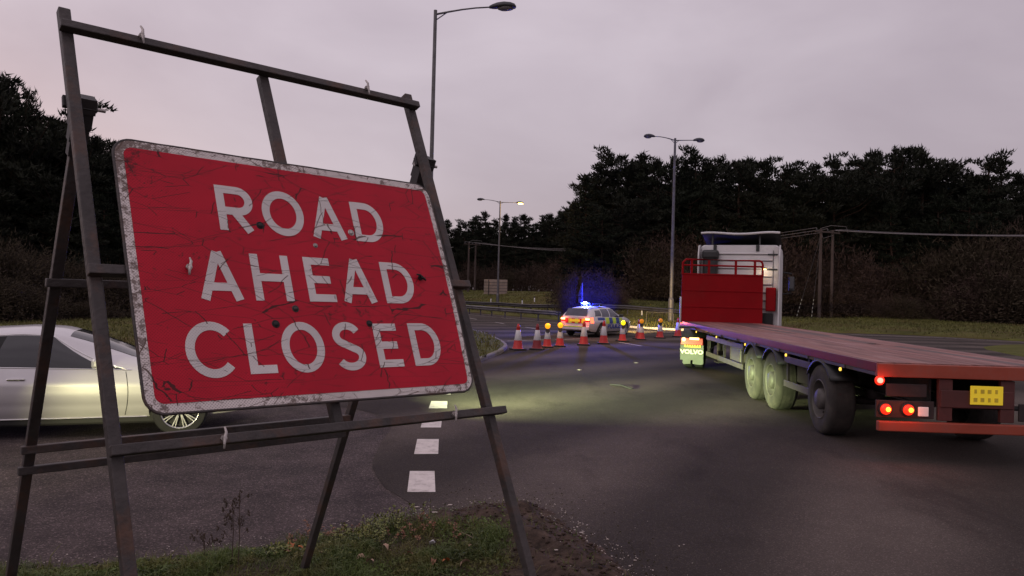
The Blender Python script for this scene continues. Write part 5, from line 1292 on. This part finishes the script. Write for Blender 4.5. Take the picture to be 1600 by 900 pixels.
# axles
def twheel(parent, x, y, r, w_, side, m='tyre_dusty', flat=False):
    mb = MB(); mb.lathe([(r * .56, -w_ / 2 + .01), (r * .66, -w_ / 2), (r * .9, -w_ / 2 + .005), (r * .975, -w_ * .42), (r, -w_ * .3), (r, w_ * .3), (r * .975, w_ * .42), (r * .9, w_ / 2 - .005), (r * .66, w_ / 2), (r * .56, w_ / 2 - .01)], axis='X', n=44, close=True)
    for j in (-.28, -.1, .1, .28):
        mb.lathe([(r + .0005, j * w_ - .006), (r + .002, j * w_), (r + .0005, j * w_ + .006)], axis='X', n=44)
    wh = mb.build('wheel', M[m], parent, sharp=45); wh.location = (x, y, r)
    o_ = side * w_ * .5
    mb = MB(); mb.lathe([(r * .57, o_ * .96), (r * .545, o_ * 1.02), (r * .53, o_ * .9), (r * .50, o_ * .35), (r * .36, o_ * .25), (r * .30, o_ * .45)], axis='X', n=36)
    mb.build('rim', M['wheel_grey'], wh)
    mb = MB(); mb.lathe([(r * .31, o_ * .2), (r * .30, o_ * .95), (r * .24, o_ * 1.12), (0, o_ * 1.15)], axis='X', n=20); 
    for k in range(10):
        a = 2 * math.pi * k / 10; mb.tube([(o_ * .2, math.cos(a) * r * .42, math.sin(a) * r * .42), (o_ * .52, math.cos(a) * r * .42, math.sin(a) * r * .42)], .018, 6)
    mb.build('hub', M['wheel_grey'], wh)
    MB().lathe([(0, o_ * .15), (r * .52, o_ * .15)], axis='X', n=20).build('brake_drum', M['dark'], wh)
    return wh
AXL = [1.98, 4.42, 5.72]
for y in AXL:
    for s in (-1, 1):
        twheel(tr, s * 1.045, y, .53, .37, s)
        a = [Vector((s * 1.04, y + math.cos(R_(t)) * .60, .53 + math.sin(R_(t)) * .60)) for t in range(34, 152, 8)]
        mb = MB(); vs = []
        for p in a:
            for dx in (-.21, .21): vs.append((p.x + dx, p.y, p.z)); 
        k = len(a); mb.add(vs, [(2 * i, 2 * i + 1, 2 * i + 3, 2 * i + 2) for i in range(k - 1)], True)
        xo = .21 * s; vs = []
        for p, q in zip(a, a):
            c = Vector((p.x, y, .53)); d = (q - Vector((q.x, y, .53))).normalized(); vs += [(p.x + xo, p.y, p.z), (p.x + xo, p.y - d.y * .035, p.z - d.z * .035)]
        mb.add(vs, [(2 * i, 2 * i + 1, 2 * i + 3, 2 * i + 2) for i in range(k - 1)], True)
        o = mb.build('mudguard', M['blackplastic'], tr, fix=False); sl = o.modifiers.new('t', 'SOLIDIFY'); sl.thickness = .008
    MB().tube([(-.95, y, .53), (.95, y, .53)], .065, 10).build('axle', M['chassis'], tr)
    for s in (-1, 1):
        mb = MB(); mb.box((s * .5, y + .18, .62), (.10, .62, .10), bev=.01); mb.lathe([(.12, .60), (.14, .66), (.12, .73)], c=(s * .5, y - .25, 0), n=16); mb.build('suspension_arm', M['chassis'], tr)
# side guards between kingpin end and bogie, and between axles two and three
def guard(y0, y1, posts):
    for s in (-1, 1):
        MB().box((s * 1.20, (y0 + y1) / 2, .99), (.03, y1 - y0, .11), bev=.006).build('guard_rail', M['rail_grey'], tr)
        MB().box((s * 1.20, (y0 + y1) / 2, .57), (.03, y1 - y0, .11), bev=.006).build('guard_rail', M['rail_grey'], tr)
        for y in posts: MB().box((s * 1.17, y, .83), (.04, .07, .66)).build('guard_post', M['chassis'], tr)
guard(6.45, 10.0, (6.6, 8.2, 9.9)); guard(2.45, 3.70, (2.55, 3.60))
for s in (-1, 1):                                             # landing legs
    mb = MB(); mb.box((s * .75, 10.4, .83), (.14, .16, .72), bev=.01); mb.box((s * .75, 10.4, .44), (.11, .12, .24)); mb.box((s * .75, 10.4, .32), (.26, .30, .03), bev=.005); mb.build('landing_leg', M['chassis'], tr)
mb = MB(); mb.box((-.86, 7.4, .78), (.55, .9, .48), bev=.03); mb.build('locker', M['rail_grey'], tr)
mb = MB(); mb.tube([(.2, 5.9, .86), (.2, 7.4, .86)], .15, 14); mb.build('air_tank', M['chassis'], tr)
mb = MB(); mb.box((-.86, 3.05, .82), (.5, .6, .4), bev=.03); mb.build('locker', M['chassis'], tr)
# headboard
HZ, HH = DZ + .0, 1.50; hy_ = LEN - .06
mb = MB(); mb.box((0, hy_, HZ + HH / 2 - .02), (2.48, .035, HH), bev=.004); mb.build('headboard_panel', M['headboard_red'], tr)
for k in range(3):
    MB().box((0, hy_ - .024, HZ + HH * (k + 1) / 3 - .03), (2.46, .02, .045), bev=.004).build('headboard_rib', M['headboard_red'], tr)
top = HZ + HH + .42
mb = MB(); mb.tube([(-1.22, hy_, HZ + HH - .05), (-1.22, hy_, top - .10), (-1.12, hy_, top), (1.12, hy_, top), (1.19, hy_, top - .035), (1.22, hy_, top - .12), (1.22, hy_, HZ + HH - .05)], .035, 8); mb.build('headboard_rail', M['headboard_red'], tr)
mb = MB(); mb.tube([(-1.2, hy_, top - .18), (1.2, hy_, top - .18)], .028, 8); mb.build('headboard_rail', M['headboard_red'], tr)
for x in (-.95, -.42, .40, .98): MB().box((x, hy_, (HZ + HH + top) / 2 - .02), (.07, .05, .42), bev=.006).build('headboard_post', M['headboard_red'], tr)
MB().box((-1.27, hy_ - .04, HZ + .36), (.05, .05, .80), bev=.01).build('stanchion', M['truck_white'], tr)
# rear end
for s in (-1, 1):
    MB().box((s * .38, .04, (DZ - .19 + .56) / 2), (.17, .06, DZ - .19 - .56), bev=.006).build('bumper_hanger', M['hanger'], tr)
    pnl = MB().box((s * .88, .02, .69), (.72, .03, .22), bev=.008).build('lamp_panel', M['chassis'], tr)
    for x, m in ((s * 1.13, 'red_lamp'), (s * .85, 'red_lamp')):
        MB().lathe([(.066, 0), (.068, -.03), (.055, -.045), (0, -.05)], c=(x, .0, .69), axis='Y', n=20).build('rear_lamp', M[m], tr)
        MB().lathe([(.067, -.02), (.082, -.024), (.085, .0)], c=(x, .0, .69), axis='Y', n=20).build('lamp_bezel', M['rubber'], tr)
        MB().lathe([(.034, -.04), (.030, -.055), (0, -.060)], c=(x - .02 * s, 0, .69), axis='Y', n=14).build('lamp_centre', M['orange_lamp'], tr)
    MB().box((s * .66, -.005, .67), (.13, .02, .12), bev=.01).build('white_reflector', M['reflector'], tr)
    MB().box((s * .86, .03, .93), (.5, .03, .16), bev=.006).build('rear_plate', M['chassis'], tr)
    MB().lathe([(.034, 0), (.034, -.03), (.024, -.05), (0, -.055)], c=(s * 1.21, -.01, DZ - .225), axis='Y', n=14).build('marker_lamp', M['red_marker'], tr)
    MB().lathe([(.034, -.012), (.058, -.014), (.062, 0)], c=(s * 1.21, -.01, DZ - .225), axis='Y', n=18).build('marker_glow_ring', M['red_lamp'], tr)  # glowing ring added round the marker for its red bloom
mb = MB(); mb.box((0, -.02, .48), (2.46, .08, .125), bev=.012); mb.build('underrun_bar', M['orange_red'], tr)
mb = MB(); mb.box((0, .01, .84), (.9, .03, .22), bev=.01); mb.build('plate_bracket', M['hanger'], tr)
mb = MB(); mb.box((.10, -.025, .90), (.40, .012, .235), bev=.006); npl = mb.build('number_plate', M['plate_y'], tr)
for r in range(2):
    for k in range(4):
        MB().box((-.04 + .085 * k, -.034, .95 - .105 * r), (.045 if (k + r) % 3 else .03, .004, .05)).build('plate_character', M['plate_blur'], tr)
MB().tube([(-.3, .05, .74), (.8, .05, .74)], .03, 8).build('plate_light_bar', M['dark'], tr)
for y in (1.15, 3.52, 6.15, 8.75, 11.15, 12.6):
    for s in (-1, 1):
        MB().lathe([(.026, 0), (.024, s * .02), (0, s * .026)], c=(s * 1.235, y, DZ - .205), axis='X', n=12).build('side_marker', M['side_amber'], tr)
for loc, e, c in (((-1.13, -.16, .69), 3, (1, .12, .03)), ((-.85, -.16, .69), 3, (1, .12, .03)), ((-1.21, -.14, DZ - .225), 3, (1, .08, .04))):
    l_ = bpy.data.lights.new('trailer_lamp', 'POINT'); l_.energy = e * .5; l_.color = c; l_.shadow_soft_size = .05; o = bpy.data.objects.new('trailer_lamp', l_); sc.collection.objects.link(o); o.location = tb + trr * loc[0] + tf * loc[1] + Vector((0, 0, loc[2]))
# ------------------------------------------------------------------ tractor unit
TH = R_(22); kf = Vector((math.sin(TH), math.cos(TH), 0)); kr = Vector((math.cos(TH), -math.sin(TH), 0)); kp_ = tb + tf * 12.3
tk = thing('lorry_cab', 'white high roofed lorry tractor unit pulling the red flatbed, seen from behind', 'lorry', (kp_.x, kp_.y, .006), -TH)
for s in (-1, 1):
    MB().box((s * .42, .75, .78), (.08, 4.8, .26)).build('chassis_rail', M['chassis'], tk)
    for dx in (.82, 1.12): twheel(tk, s * dx, -.45, .51, .27, s, 'tyre')
    twheel(tk, s * 1.05, 3.25, .51, .31, s, 'tyre')
    # rear mudguards, flaps, lamp clusters
    a = [Vector((s * .95, -.45 + math.cos(R_(t)) * .60, .51 + math.sin(R_(t)) * .60)) for t in range(5, 200, 10)]
    vs = [];
    for p in a:
        for dx in (-.32, .32): vs.append((p.x + dx, p.y, p.z))
    mb = MB(); mb.add(vs, [(2 * i, 2 * i + 1, 2 * i + 3, 2 * i + 2) for i in range(len(a) - 1)], True); o = mb.build('mudguard', M['blackplastic'], tk, fix=False); sl = o.modifiers.new('t', 'SOLIDIFY'); sl.thickness = .01
    fl = [(-.32, 0), (-.32, .47), (.32, .47), (.32, -.10), (.24, -.12), (.03, -.10), (.03, .0), (-.03, .0), (-.03, -.10), (-.22, -.12), (-.25, -.08), (-.25, 0)]
    Mx = Matrix(((1, 0, 0, s * .95), (0, 0, 1, -1.16), (0, 1, 0, .25), (0, 0, 0, 1)))
    MB().prism(fl, Mx, .012).build('mud_flap', M['flap'], tk)
    tx = text_mesh('flap_lettering', 'VOLVO', .165, M['flap_letter'], tk, bold=.006, sx=1.15); tx.rotation_euler = (R_(90), 0, 0); tx.location = (s * .95, -1.166, .48)
    MB().box((s * .95, -1.17, .78), (.62, .07, .0012 + .20), bev=.015).build('lamp_housing', M['tail_red'], tk)
    MB().box((s * 1.08 if s > 0 else -.88, -1.215, .86), (.26, .03, .06), bev=.01).build('tail_lamp', M['tail_hot'], tk)
    MB().lathe([(.055, 0), (.05, -.02), (0, -.03)], c=(s * 1.17, -1.20, .83), axis='Y', n=14).build('tail_lamp', M['tail_hot'], tk)
    MB().box((s * .98, -1.2, 1.18), (.60, .5, .05), bev=.02).build('wing_top', M['blackplastic'], tk)
MB().box((-.93, -1.185, .665), (.46, .02, .10), bev=.006).build('number_plate', M['plate_y'], tk)
for k in range(6): MB().box((-1.10 + .068 * k, -1.197, .665), (.03, .004, .06)).build('plate_character', M['plate_ink'], tk)
MB().box((0, -.1, 1.02), (1.0, 1.1, .14), bev=.04).build('fifth_wheel', M['chassis'], tk)
# fuel tanks / side fairings
for s in (-1, 1): MB().box((s * .98, 1.35, .62), (.5, 1.5, .5), bev=.06).build('fuel_tank', M['alu'], tk)
# cab shell
CY0, CY1, CZ0, CZ1 = 2.0, 4.25, .95, 3.72
def cabsec(w_, z0, z1, r): 
    P = []
    for cx, cz, a0 in ((w_ - r, z0 + .05, -90), (w_ - r, z1 - r, 0), (-w_ + r, z1 - r, 90), (-w_ + r, z0 + .05, 180)):
        rr = r if cz > z0 + .2 else .05; cx2 = cx if cz > z0 + .2 else math.copysign(w_ - .05, cx)
        for k in range(6): a = R_(a0 + 90 * k / 5); P.append((cx2 + rr * math.cos(a), cz + rr * math.sin(a)))
    return P
secs = [(CY0, 1.17, CZ0 + .0, CZ1 - .03, .14), (CY0 + .05, 1.22, CZ0 - .0, CZ1, .16), (CY0 + 1.3, 1.245, CZ0 - .2, CZ1 + .02, .18), (CY1 - .35, 1.24, .55, CZ1 - .05, .22), (CY1, 1.18, .5, CZ1 - .45, .3), (CY1 + .12, 1.08, .55, CZ1 - .9, .3)]
vs = []
for y, w_, z0, z1, r in secs: vs += [(x, y, z) for x, z in cabsec(w_, z0, z1, r)]
n = 24; mb = MB(); mb.add(vs, [(i * n + j, i * n + (j + 1) % n, (i + 1) * n + (j + 1) % n, (i + 1) * n + j) for i in range(len(secs) - 1) for j in range(n)], True); mb.add(vs[:n], [tuple(range(n))]); mb.add(vs[-n:], [tuple(range(n))])
mb.build('cab', M['truck_white'], tk, sharp=35)
# swage lines pressed in the back wall
for k, z in enumerate((1.75, 2.0, 2.25, 2.5, 2.75, 3.0, 3.25, 3.45)):
    MB().box((.12, CY0 - .012, z), (1.75, .024, .045), bev=.012).build('pressed_rib', M['truck_white'], tk)
    MB().box((.12, CY0 - .004, z - .045), (1.75, .008, .014)).build('rib_shade_strip', M['seam'], tk)  # dark strip under each rib, its shade put in as colour
MB().box((1.02, CY0 - .015, 2.6), (.012, .02, 1.9)).build('panel_joint', M['seam'], tk)
for z in (3.42, 2.95): MB().box((1.0, CY0 - .02, z), (.30, .03, .05), bev=.008).build('bracket', M['blackplastic'], tk)
for x in (-.75, .55): MB().box((x, CY0 - .02, 3.62), (.10, .05, .20), bev=.012).build('fairing_mount', M['blackplastic'], tk)
# air intake stack behind the cab at the left, red box and pipes at the right
mb = MB(); mb.box((-.87, CY0 - .14, 2.75), (.46, .24, 1.5), bev=.07); mb.box((-.87, CY0 - .16, 3.4), (.52, .28, .3), bev=.08); mb.build('air_intake', M['blackplastic'], tk)
MB().box((.98, CY0 - .12, 2.02), (.30, .2, .74), bev=.03).build('red_locker', M['headboard_red'], tk)
MB().box((.0, CY0 - .1, 1.38), (2.1, .16, .42), bev=.02).build('rear_crossmember', M['dark'], tk)
for s in (-1, 1):                                             # side extenders
    prof = [(CY0 - .42, 1.1), (CY0 - .42, 3.35), (CY0 - .30, 3.68), (CY0 + .05, 3.72), (CY0 + .05, 1.1)]
    vs = [(s * 1.235, y, z) for y, z in prof] + [(s * 1.20, y, z) for y, z in prof]; k = 5
    mb = MB(); mb.add(vs, [tuple(range(k)), tuple(range(2 * k - 1, k - 1, -1))] + [(i, (i + 1) % k, (i + 1) % k + k, i + k) for i in range(k)]); mb.build('side_fairing', M['truck_white'], tk)
# roof deflector: curved bar standing over the roof
vs = []; secs = 13
for i in range(secs):
    u = -1 + 2 * i / (secs - 1); x = u * 1.20; z = 4.08 - .035 * math.cos(u * math.pi) * (1 - abs(u) ** 3) + .0
    vs += [(x, CY0 + .02, z - .03), (x, CY0 - .02, z + .0), (x, CY0 + .02, z + .04), (x, CY0 + .9, z - .12), (x, CY0 + 2.0, z - .42)]
mb = MB(); mb.add(vs, [(i * 5 + j, (i + 1) * 5 + j, (i + 1) * 5 + j + 1, i * 5 + j + 1) for i in range(secs - 1) for j in range(4)], True); lipm = MB(); lipm.tube([(-1.20 + 2.4 * i / 12, CY0 - .02, 4.10 - .035 * math.cos((-1 + i / 6) * math.pi) * (1 - abs(-1 + i / 6) ** 3)) for i in range(13)], .035, 8); lipm.build('deflector_lip', M['truck_white'], tk); o = mb.build('roof_deflector', M['dark'], tk, fix=False); sl = o.modifiers.new('t', 'SOLIDIFY'); sl.thickness = .012
for x in (-.85, .6): MB().bar((x, CY0 + .1, 3.6), (x, CY0 + .15, 4.06), .05, .05).build('deflector_strut', M['blackplastic'], tk)
for s in (-1, 1):
    mb = MB(); mb.box((s * 1.52, CY1 - .15, 2.55), (.18, .10, .5), bev=.05); mb.build('mirror', M['blackplastic'], tk); mb = MB(); mb.tube([(s * 1.2, CY1 - .1, 2.95), (s * 1.52, CY1 - .12, 2.9)], .025, 6); mb.tube([(s * 1.2, CY1 - .1, 2.2), (s * 1.52, CY1 - .12, 2.25)], .025, 6); mb.build('mirror_arm', M['blackplastic'], tk)
    MB().box((s * 1.52, CY1 - .212, 2.6), (.13, .006, .4), bev=.02).build('mirror_glass', M['glass_car'], tk)
for loc in ((-.9, -1.42, .83),):
    l_ = bpy.data.lights.new('tail_glow', 'POINT'); l_.energy = 2; l_.color = (1, .2, .05); l_.shadow_soft_size = .06; o = bpy.data.objects.new('tail_glow', l_); sc.collection.objects.link(o); o.location = kp_ + kr * loc[0] + kf * loc[1] + Vector((0, 0, loc[2]))
# work lamp glow on the back wall of the cab
l_ = bpy.data.lights.new('cab_lamp', 'POINT'); l_.energy = 3; l_.color = (1, .9, .7); l_.shadow_soft_size = .05; o = bpy.data.objects.new('cab_lamp', l_); sc.collection.objects.link(o); o.location = kp_ + kr * .78 + kf * (CY0 - .28) + Vector((0, 0, 2.93))
MB().box((.78, CY0 - .22, 2.98), (.12, .08, .05), bev=.01).build('work_lamp', M['blackplastic'], tk)
MB().box((.78, CY0 - .225, 2.95), (.09, .06, .012)).build('work_lamp_lens', M['sodium'], tk)

# ------------------------------------------------------------------ small things on the verge and road
M['leaf_orange'] = material('leaf_orange', (.42, .12, .03), .7, var=.3, scale=30)
M['leaf_brown'] = material('leaf_brown', (.22, .10, .055), .8, var=.35, scale=30)
M['leaf_pale'] = material('leaf_pale', (.34, .22, .15), .8, var=.3, scale=30)
M['weed'] = material('weed', (.13, .15, .022), .6, var=.4, scale=14, grime=(.24, .19, .04), gscale=9, gamt=.7)
M['stalk'] = material('stalk', (.06, .04, .028), .9, var=.3, scale=10)
M['stick'] = material('stick', (.24, .17, .13), .85, var=.3, scale=12)
M['litter'] = material('litter', (.62, .60, .60), .5, var=.08)
M['stone'] = material('stone', (.42, .36, .32), .8, var=.3, scale=20)
def vpoint(px, py):
    z = .1
    for _ in range(6): p = at(px, py, Z=z); z = verge_z(p.x, p.y)
    return Vector((p.x, p.y, z))
def leaf(px, py, m, size, label, curl=.3):
    p = vpoint(px, py); t = np.linspace(0, 1, 7); w_ = [0, .5, .75, .6, .85, .4, 0]; vs = []
    for k, (a, b) in enumerate(zip(t, w_)):
        z = curl * size * math.sin(a * math.pi) * .8; jag = 1 if k % 2 else .82
        vs += [(size * (a - .5), -b * size * .42 * jag, z + abs(b) * size * .16), (size * (a - .5), 0, z), (size * (a - .5), b * size * .42 * jag, z + abs(b) * size * .2 * (1 + curl))]
    fs = [(3 * i + j, 3 * i + j + 1, 3 * i + j + 4, 3 * i + j + 3) for i in range(6) for j in range(2)]
    mb = MB(); mb.add(vs, fs, True); mb.tube([(size * .48, 0, 0), (size * .75, .01, .01)], .0015, 4)
    o = mb.build('fallen_leaf', M[m], fix=False); o.location = p + Vector((0, 0, .022)); o.rotation_euler = (rnd.uniform(-.5, .5), rnd.uniform(-.4, .4), rnd.uniform(0, 6.28)); return tag(o, label, 'leaf', 'fallen leaves on the verge')
for px, py, m, s, lab in [(452, 858, 'leaf_orange', .10, 'bright orange fallen leaf beside the back leg of the sign frame'), (468, 862, 'leaf_orange', .06, 'small orange leaf touching the back leg of the sign frame'), (447, 868, 'leaf_brown', .05, 'small dark leaf just under the bright orange leaf'),
                          (600, 861, 'leaf_pale', .075, 'pale pinkish fallen leaf below the yellow green weeds'), (564, 878, 'leaf_pale', .07, 'pale curled leaf in the middle of the verge'), (578, 884, 'leaf_pale', .07, 'pale curled leaf right next to the middle one'), (677, 884, 'leaf_brown', .07, 'brown leaf near the bottom of the verge, left of the pair'),
                          (697, 883, 'leaf_orange', .065, 'orange brown leaf in the pair near the bottom of the verge'), (727, 887, 'leaf_pale', .085, 'large pale fallen leaf nearest the right front leg of the sign'), (647, 845, 'leaf_brown', .05, 'small brown leaf at the mud edge'), (503, 868, 'leaf_pale', .045, 'tiny pale leaf right of the back leg'),
                          (735, 858, 'leaf_pale', .04, 'small pale leaf halfway to the sticks'), (276, 888, 'leaf_brown', .05, 'brown leaf in the grass at the left'), (640, 872, 'leaf_brown', .06, 'brown leaf in the short turf below the litter')]:
    leaf(px, py, m, s, lab)
def leafy(px, py, n, spread, hh, label, seed, m='weed'):
    p = vpoint(px, py); rg = np.random.default_rng(seed); T_ = []; mb = MB(); o = thing('weed_plant', label, 'weed', p, 0, 'leafy weeds on the verge')
    for i in range(n):
        b = rg.normal(0, spread, 2); h = hh * rg.uniform(.5, 1.1); dz = verge_z(p.x + b[0], p.y + b[1]) - p.z; tip = (b[0] + rg.normal(0, .03), b[1] + rg.normal(0, .03), dz + h)
        mb.tube([(b[0], b[1], dz - .01), ((b[0] + tip[0]) / 2, (b[1] + tip[1]) / 2, dz + h * .5), tip], .0018, 4, caps=False)
        k = 13; u = rg.uniform(.2, 1.05, k)[:, None]; c = np.array([b[0], b[1], dz]) + (np.array(tip) - np.array([b[0], b[1], dz])) * u
        d = rg.normal(0, 1, (k, 3)); d[:, 2] = abs(d[:, 2]) * .6; d /= np.linalg.norm(d, axis=1, keepdims=True); s = np.cross(d, [0, 0, 1]); s /= np.linalg.norm(s, axis=1, keepdims=True) + 1e-6; L_ = .024 * rg.uniform(.6, 1.3, (k, 1)); W = L_ * .34
        T_.append(np.concatenate([np.stack([c, c + d * L_ * .5 + s * W, c + d * L_], 1), np.stack([c, c + d * L_, c + d * L_ * .5 - s * W], 1)]))
    mb.build('stem', M['stalk'], o)['kind'] = 'stuff'; link('foliage', tri_mesh('foliage', np.concatenate(T_), M[m]), o)
leafy(560, 848, 46, .14, .14, 'yellow green leafy weed clump between the back leg and the mud', 1); leafy(612, 826, 50, .12, .15, 'tallest yellow green weed at the asphalt edge', 2); leafy(528, 874, 16, .04, .05, 'low bright green rosette right of the back leg foot', 3)
leafy(655, 834, 22, .12, .09, 'sparse brownish weed on the mud right of the green clump', 4, 'leaf_brown'); leafy(430, 866, 24, .14, .07, 'low green weed left of the orange leaf', 5); leafy(500, 845, 26, .13, .08, 'small weed patch at the road edge beside the back leg', 6, 'leaf_brown')
def seedstalk(px, py, h, label, seed):
    p = vpoint(px, py); rg = np.random.default_rng(seed); t = thing('seed_stalk', label, 'weed', p, 0, 'dry seed stalks on the verge'); mb = MB(); mb.tube([(0, 0, -.01), (.005, 0, h * .5), (-.008, .004, h)], [.004, .003, .0015], 5); hd = MB()
    for i in range(11):
        z = h * rg.uniform(.3, .95); a = rg.uniform(0, 6.28); l = .05 + .10 * (1 - z / h) * rg.uniform(.5, 1.3); e = Vector((math.cos(a) * l, math.sin(a) * l * .6, z + l * .8)); mb.tube([(0, 0, z), e * .5 + Vector((0, 0, z * .5 - .008)), e], .0013, 4, caps=False)
        for q in range(5): c = e + Vector(rg.normal(0, .006, 3)) - Vector((0, 0, .006 * q)); hd.lathe([(0, -.009), (.006, 0), (0, .009)], c=c, n=5)
    for q in range(9): hd.lathe([(0, -.010), (.007, 0), (0, .010)], c=(rg.normal(0, .004), rg.normal(0, .004), h - .012 * q + .01), n=5)
    mb.build('stem', M['stalk'], t); hd.build('seed_head', M['stalk'], t)['kind'] = 'stuff'
seedstalk(372, 884, .50, 'tall dry seed stalk standing in the grass right of the left front leg', 1); seedstalk(318, 880, .20, 'short dark stalk left of the tall seed stalk', 2); seedstalk(362, 882, .44, 'second thin seed stalk leaning against the tall one', 4)
def longblade(px, py, h, dx, label):
    p = vpoint(px, py); o = MB().tube([(0, 0, 0), (dx * .3, 0, h * .6), (dx, 0, h)], [.003, .0025, .0006], 4).build('grass_stem', M['weed']); o.location = p; tag(o, label, 'grass stem', 'single long grass stems')
longblade(262, 890, .16, .07, 'long bent grass stem near the left front leg'); longblade(72, 898, .22, .10, 'long pale grass stem at the far left'); longblade(300, 885, .15, -.06, 'grass stem leaning left in the turf')
for k, (a, b, lab) in enumerate([((713, 831), (744, 845), 'longer pale stick lying on the mud'), ((732, 832), (740, 838), 'short pale twig beside the longer stick'), ((713, 831), (720, 824), 'forked end of the pale stick pointing up')]):
    pa, pb_ = vpoint(*a) + Vector((0, 0, .012)), vpoint(*b) + Vector((0, 0, .010)); o = MB().tube([Vector(), (pb_ - pa) * .5 + Vector((0, 0, .004)), pb_ - pa], [.006, .005, .003], 6).build('stick', M['stick']); o.location = pa; tag(o, lab, 'stick', 'sticks on the mud')
p = vpoint(676, 853); rg = np.random.default_rng(9); mb = MB(); vs = [tuple(rg.normal(0, .018, 3) * np.array([1.6, 1, .6])) for _ in range(8)]; bm = bmesh.new(); [bm.verts.new(v) for v in vs]; bmesh.ops.convex_hull(bm, input=bm.verts[:]); me = bpy.data.meshes.new('litter'); bm.to_mesh(me); bm.free(); me.materials.append(M['litter']); o = link('litter', me); o.location = p + Vector((0, 0, .025)); tag(o, 'scrap of white plastic litter on the verge left of the sticks', 'litter')
# grit and stones along the mud edge
def stone_mesh(seed):
    rg = np.random.default_rng(seed); bm = bmesh.new(); bmesh.ops.create_icosphere(bm, subdivisions=1, radius=1)
    for v in bm.verts: v.co *= rg.uniform(.7, 1.2); v.co.z *= .6
    me = bpy.data.meshes.new('stone'); bm.to_mesh(me); bm.free(); me.materials.append(M['stone']); return me
sms = [stone_mesh(k) for k in range(3)]
rg = np.random.default_rng(12); V_ = []; F_ = []
def grit(n, xr_, yr_, cond, smin, smax, name, label, m):
    mb = MB(); k = 0; tries = 0
    while k < n and tries < n * 60:
        tries += 1; x = rg.uniform(*xr_); y = rg.uniform(*yr_); d = ve_dist(x, y)
        if not cond(x, y, d): continue
        z = verge_z(x, y) if d > 0 else .004
        z = max(z, .004); s = rg.uniform(smin, smax) * rg.uniform(.4, 1); me = sms[k % 3]; a = rg.uniform(0, 6.28); R3 = Matrix.Rotation(a, 3, 'Z')
        mb.add([Vector((x, y, z + s * .3)) + (R3 @ v.co) * s for v in me.vertices], [tuple(f.vertices) for f in me.polygons]); k += 1
    return tag(mb.build(name, m, fix=False), label, 'gravel', kind='stuff')
grit(900, (-4.5, 2.4), (2.5, 7.6), lambda x, y, d: -.16 < d < .16 and rg.uniform() < (1 if x > -.8 else .6), .003, .011, 'gravel', 'fine pale grit along the edge of the verge', M['stone'])
grit(1100, (-.6, 3.2), (3, 7.9), lambda x, y, d: -.75 < d < .7 and rg.uniform() < math.exp(-abs(d) * 3), .003, .010, 'gravel', 'scattered grit and mud crumbs beside the churned corner', M['verge_soil'])
grit(160, (-.9, 3.0), (3, 8.0), lambda x, y, d: -.9 < d < .8 and rg.uniform() < math.exp(-abs(d) * 2.5), .003, .009, 'gravel', 'light coloured chips beside the churned corner', M['stone'])
grit(700, (-.5, 1.6), (4.2, 7.2), lambda x, y, d: d > .05 and rg.uniform() < mudness(x, y), .008, .030, 'mud_clod', 'clods of churned mud at the corner of the verge', M['mud'])
for px, py, s, lab in [(651, 793, .016, 'pale stone on the dark asphalt below the nearest white dash'), (679, 802, .020, 'flat pale stone at the asphalt edge'), (703, 790, .018, 'pale stone on the asphalt left of the front leg'), (908, 833, .014, 'pale stone beyond the churned mud'), (869, 858, .013, 'small white stone on the mud')]:
    p = at(px, py, Z=.006); p = vpoint(px, py) if ve_dist(p.x, p.y) > 0 else p; o = link('stone', sms[0]); o.location = p + Vector((0, 0, s * .3)); o.scale = (s * 1.5, s, s * .7); tag(o, lab, 'stone', 'single pale stones')
for px, py, lab in [(906, 577, 'dark flat scrap lying on the asphalt left of the lorry')]: pass
pa, pb_ = at(955, 601, Z=.012), at(988, 607.5, Z=.012); mb = MB(); d = pb_ - pa; mb.bar(Vector(), d * .5 + Vector((0, .05, .03)), .07, .012); mb.bar(d * .48 + Vector((0, .05, .03)), d, .06, .012); o = mb.build('tyre_scrap', M['rubber']); o.location = pa; tag(o, 'thin dark strip of torn rubber lying in the road in front of the cones', 'debris')
for px, py, lab in [(905, 578, 'white speck of debris on the road below the leftmost cones'), (994, 567, 'white speck of debris between the cones and the lorry')]:
    p = at(px, py, Z=.006); o = link('stone', sms[1]); o.location = p; o.scale = (.07, .05, .03); tag(o, lab, 'debris', 'white specks on the road')
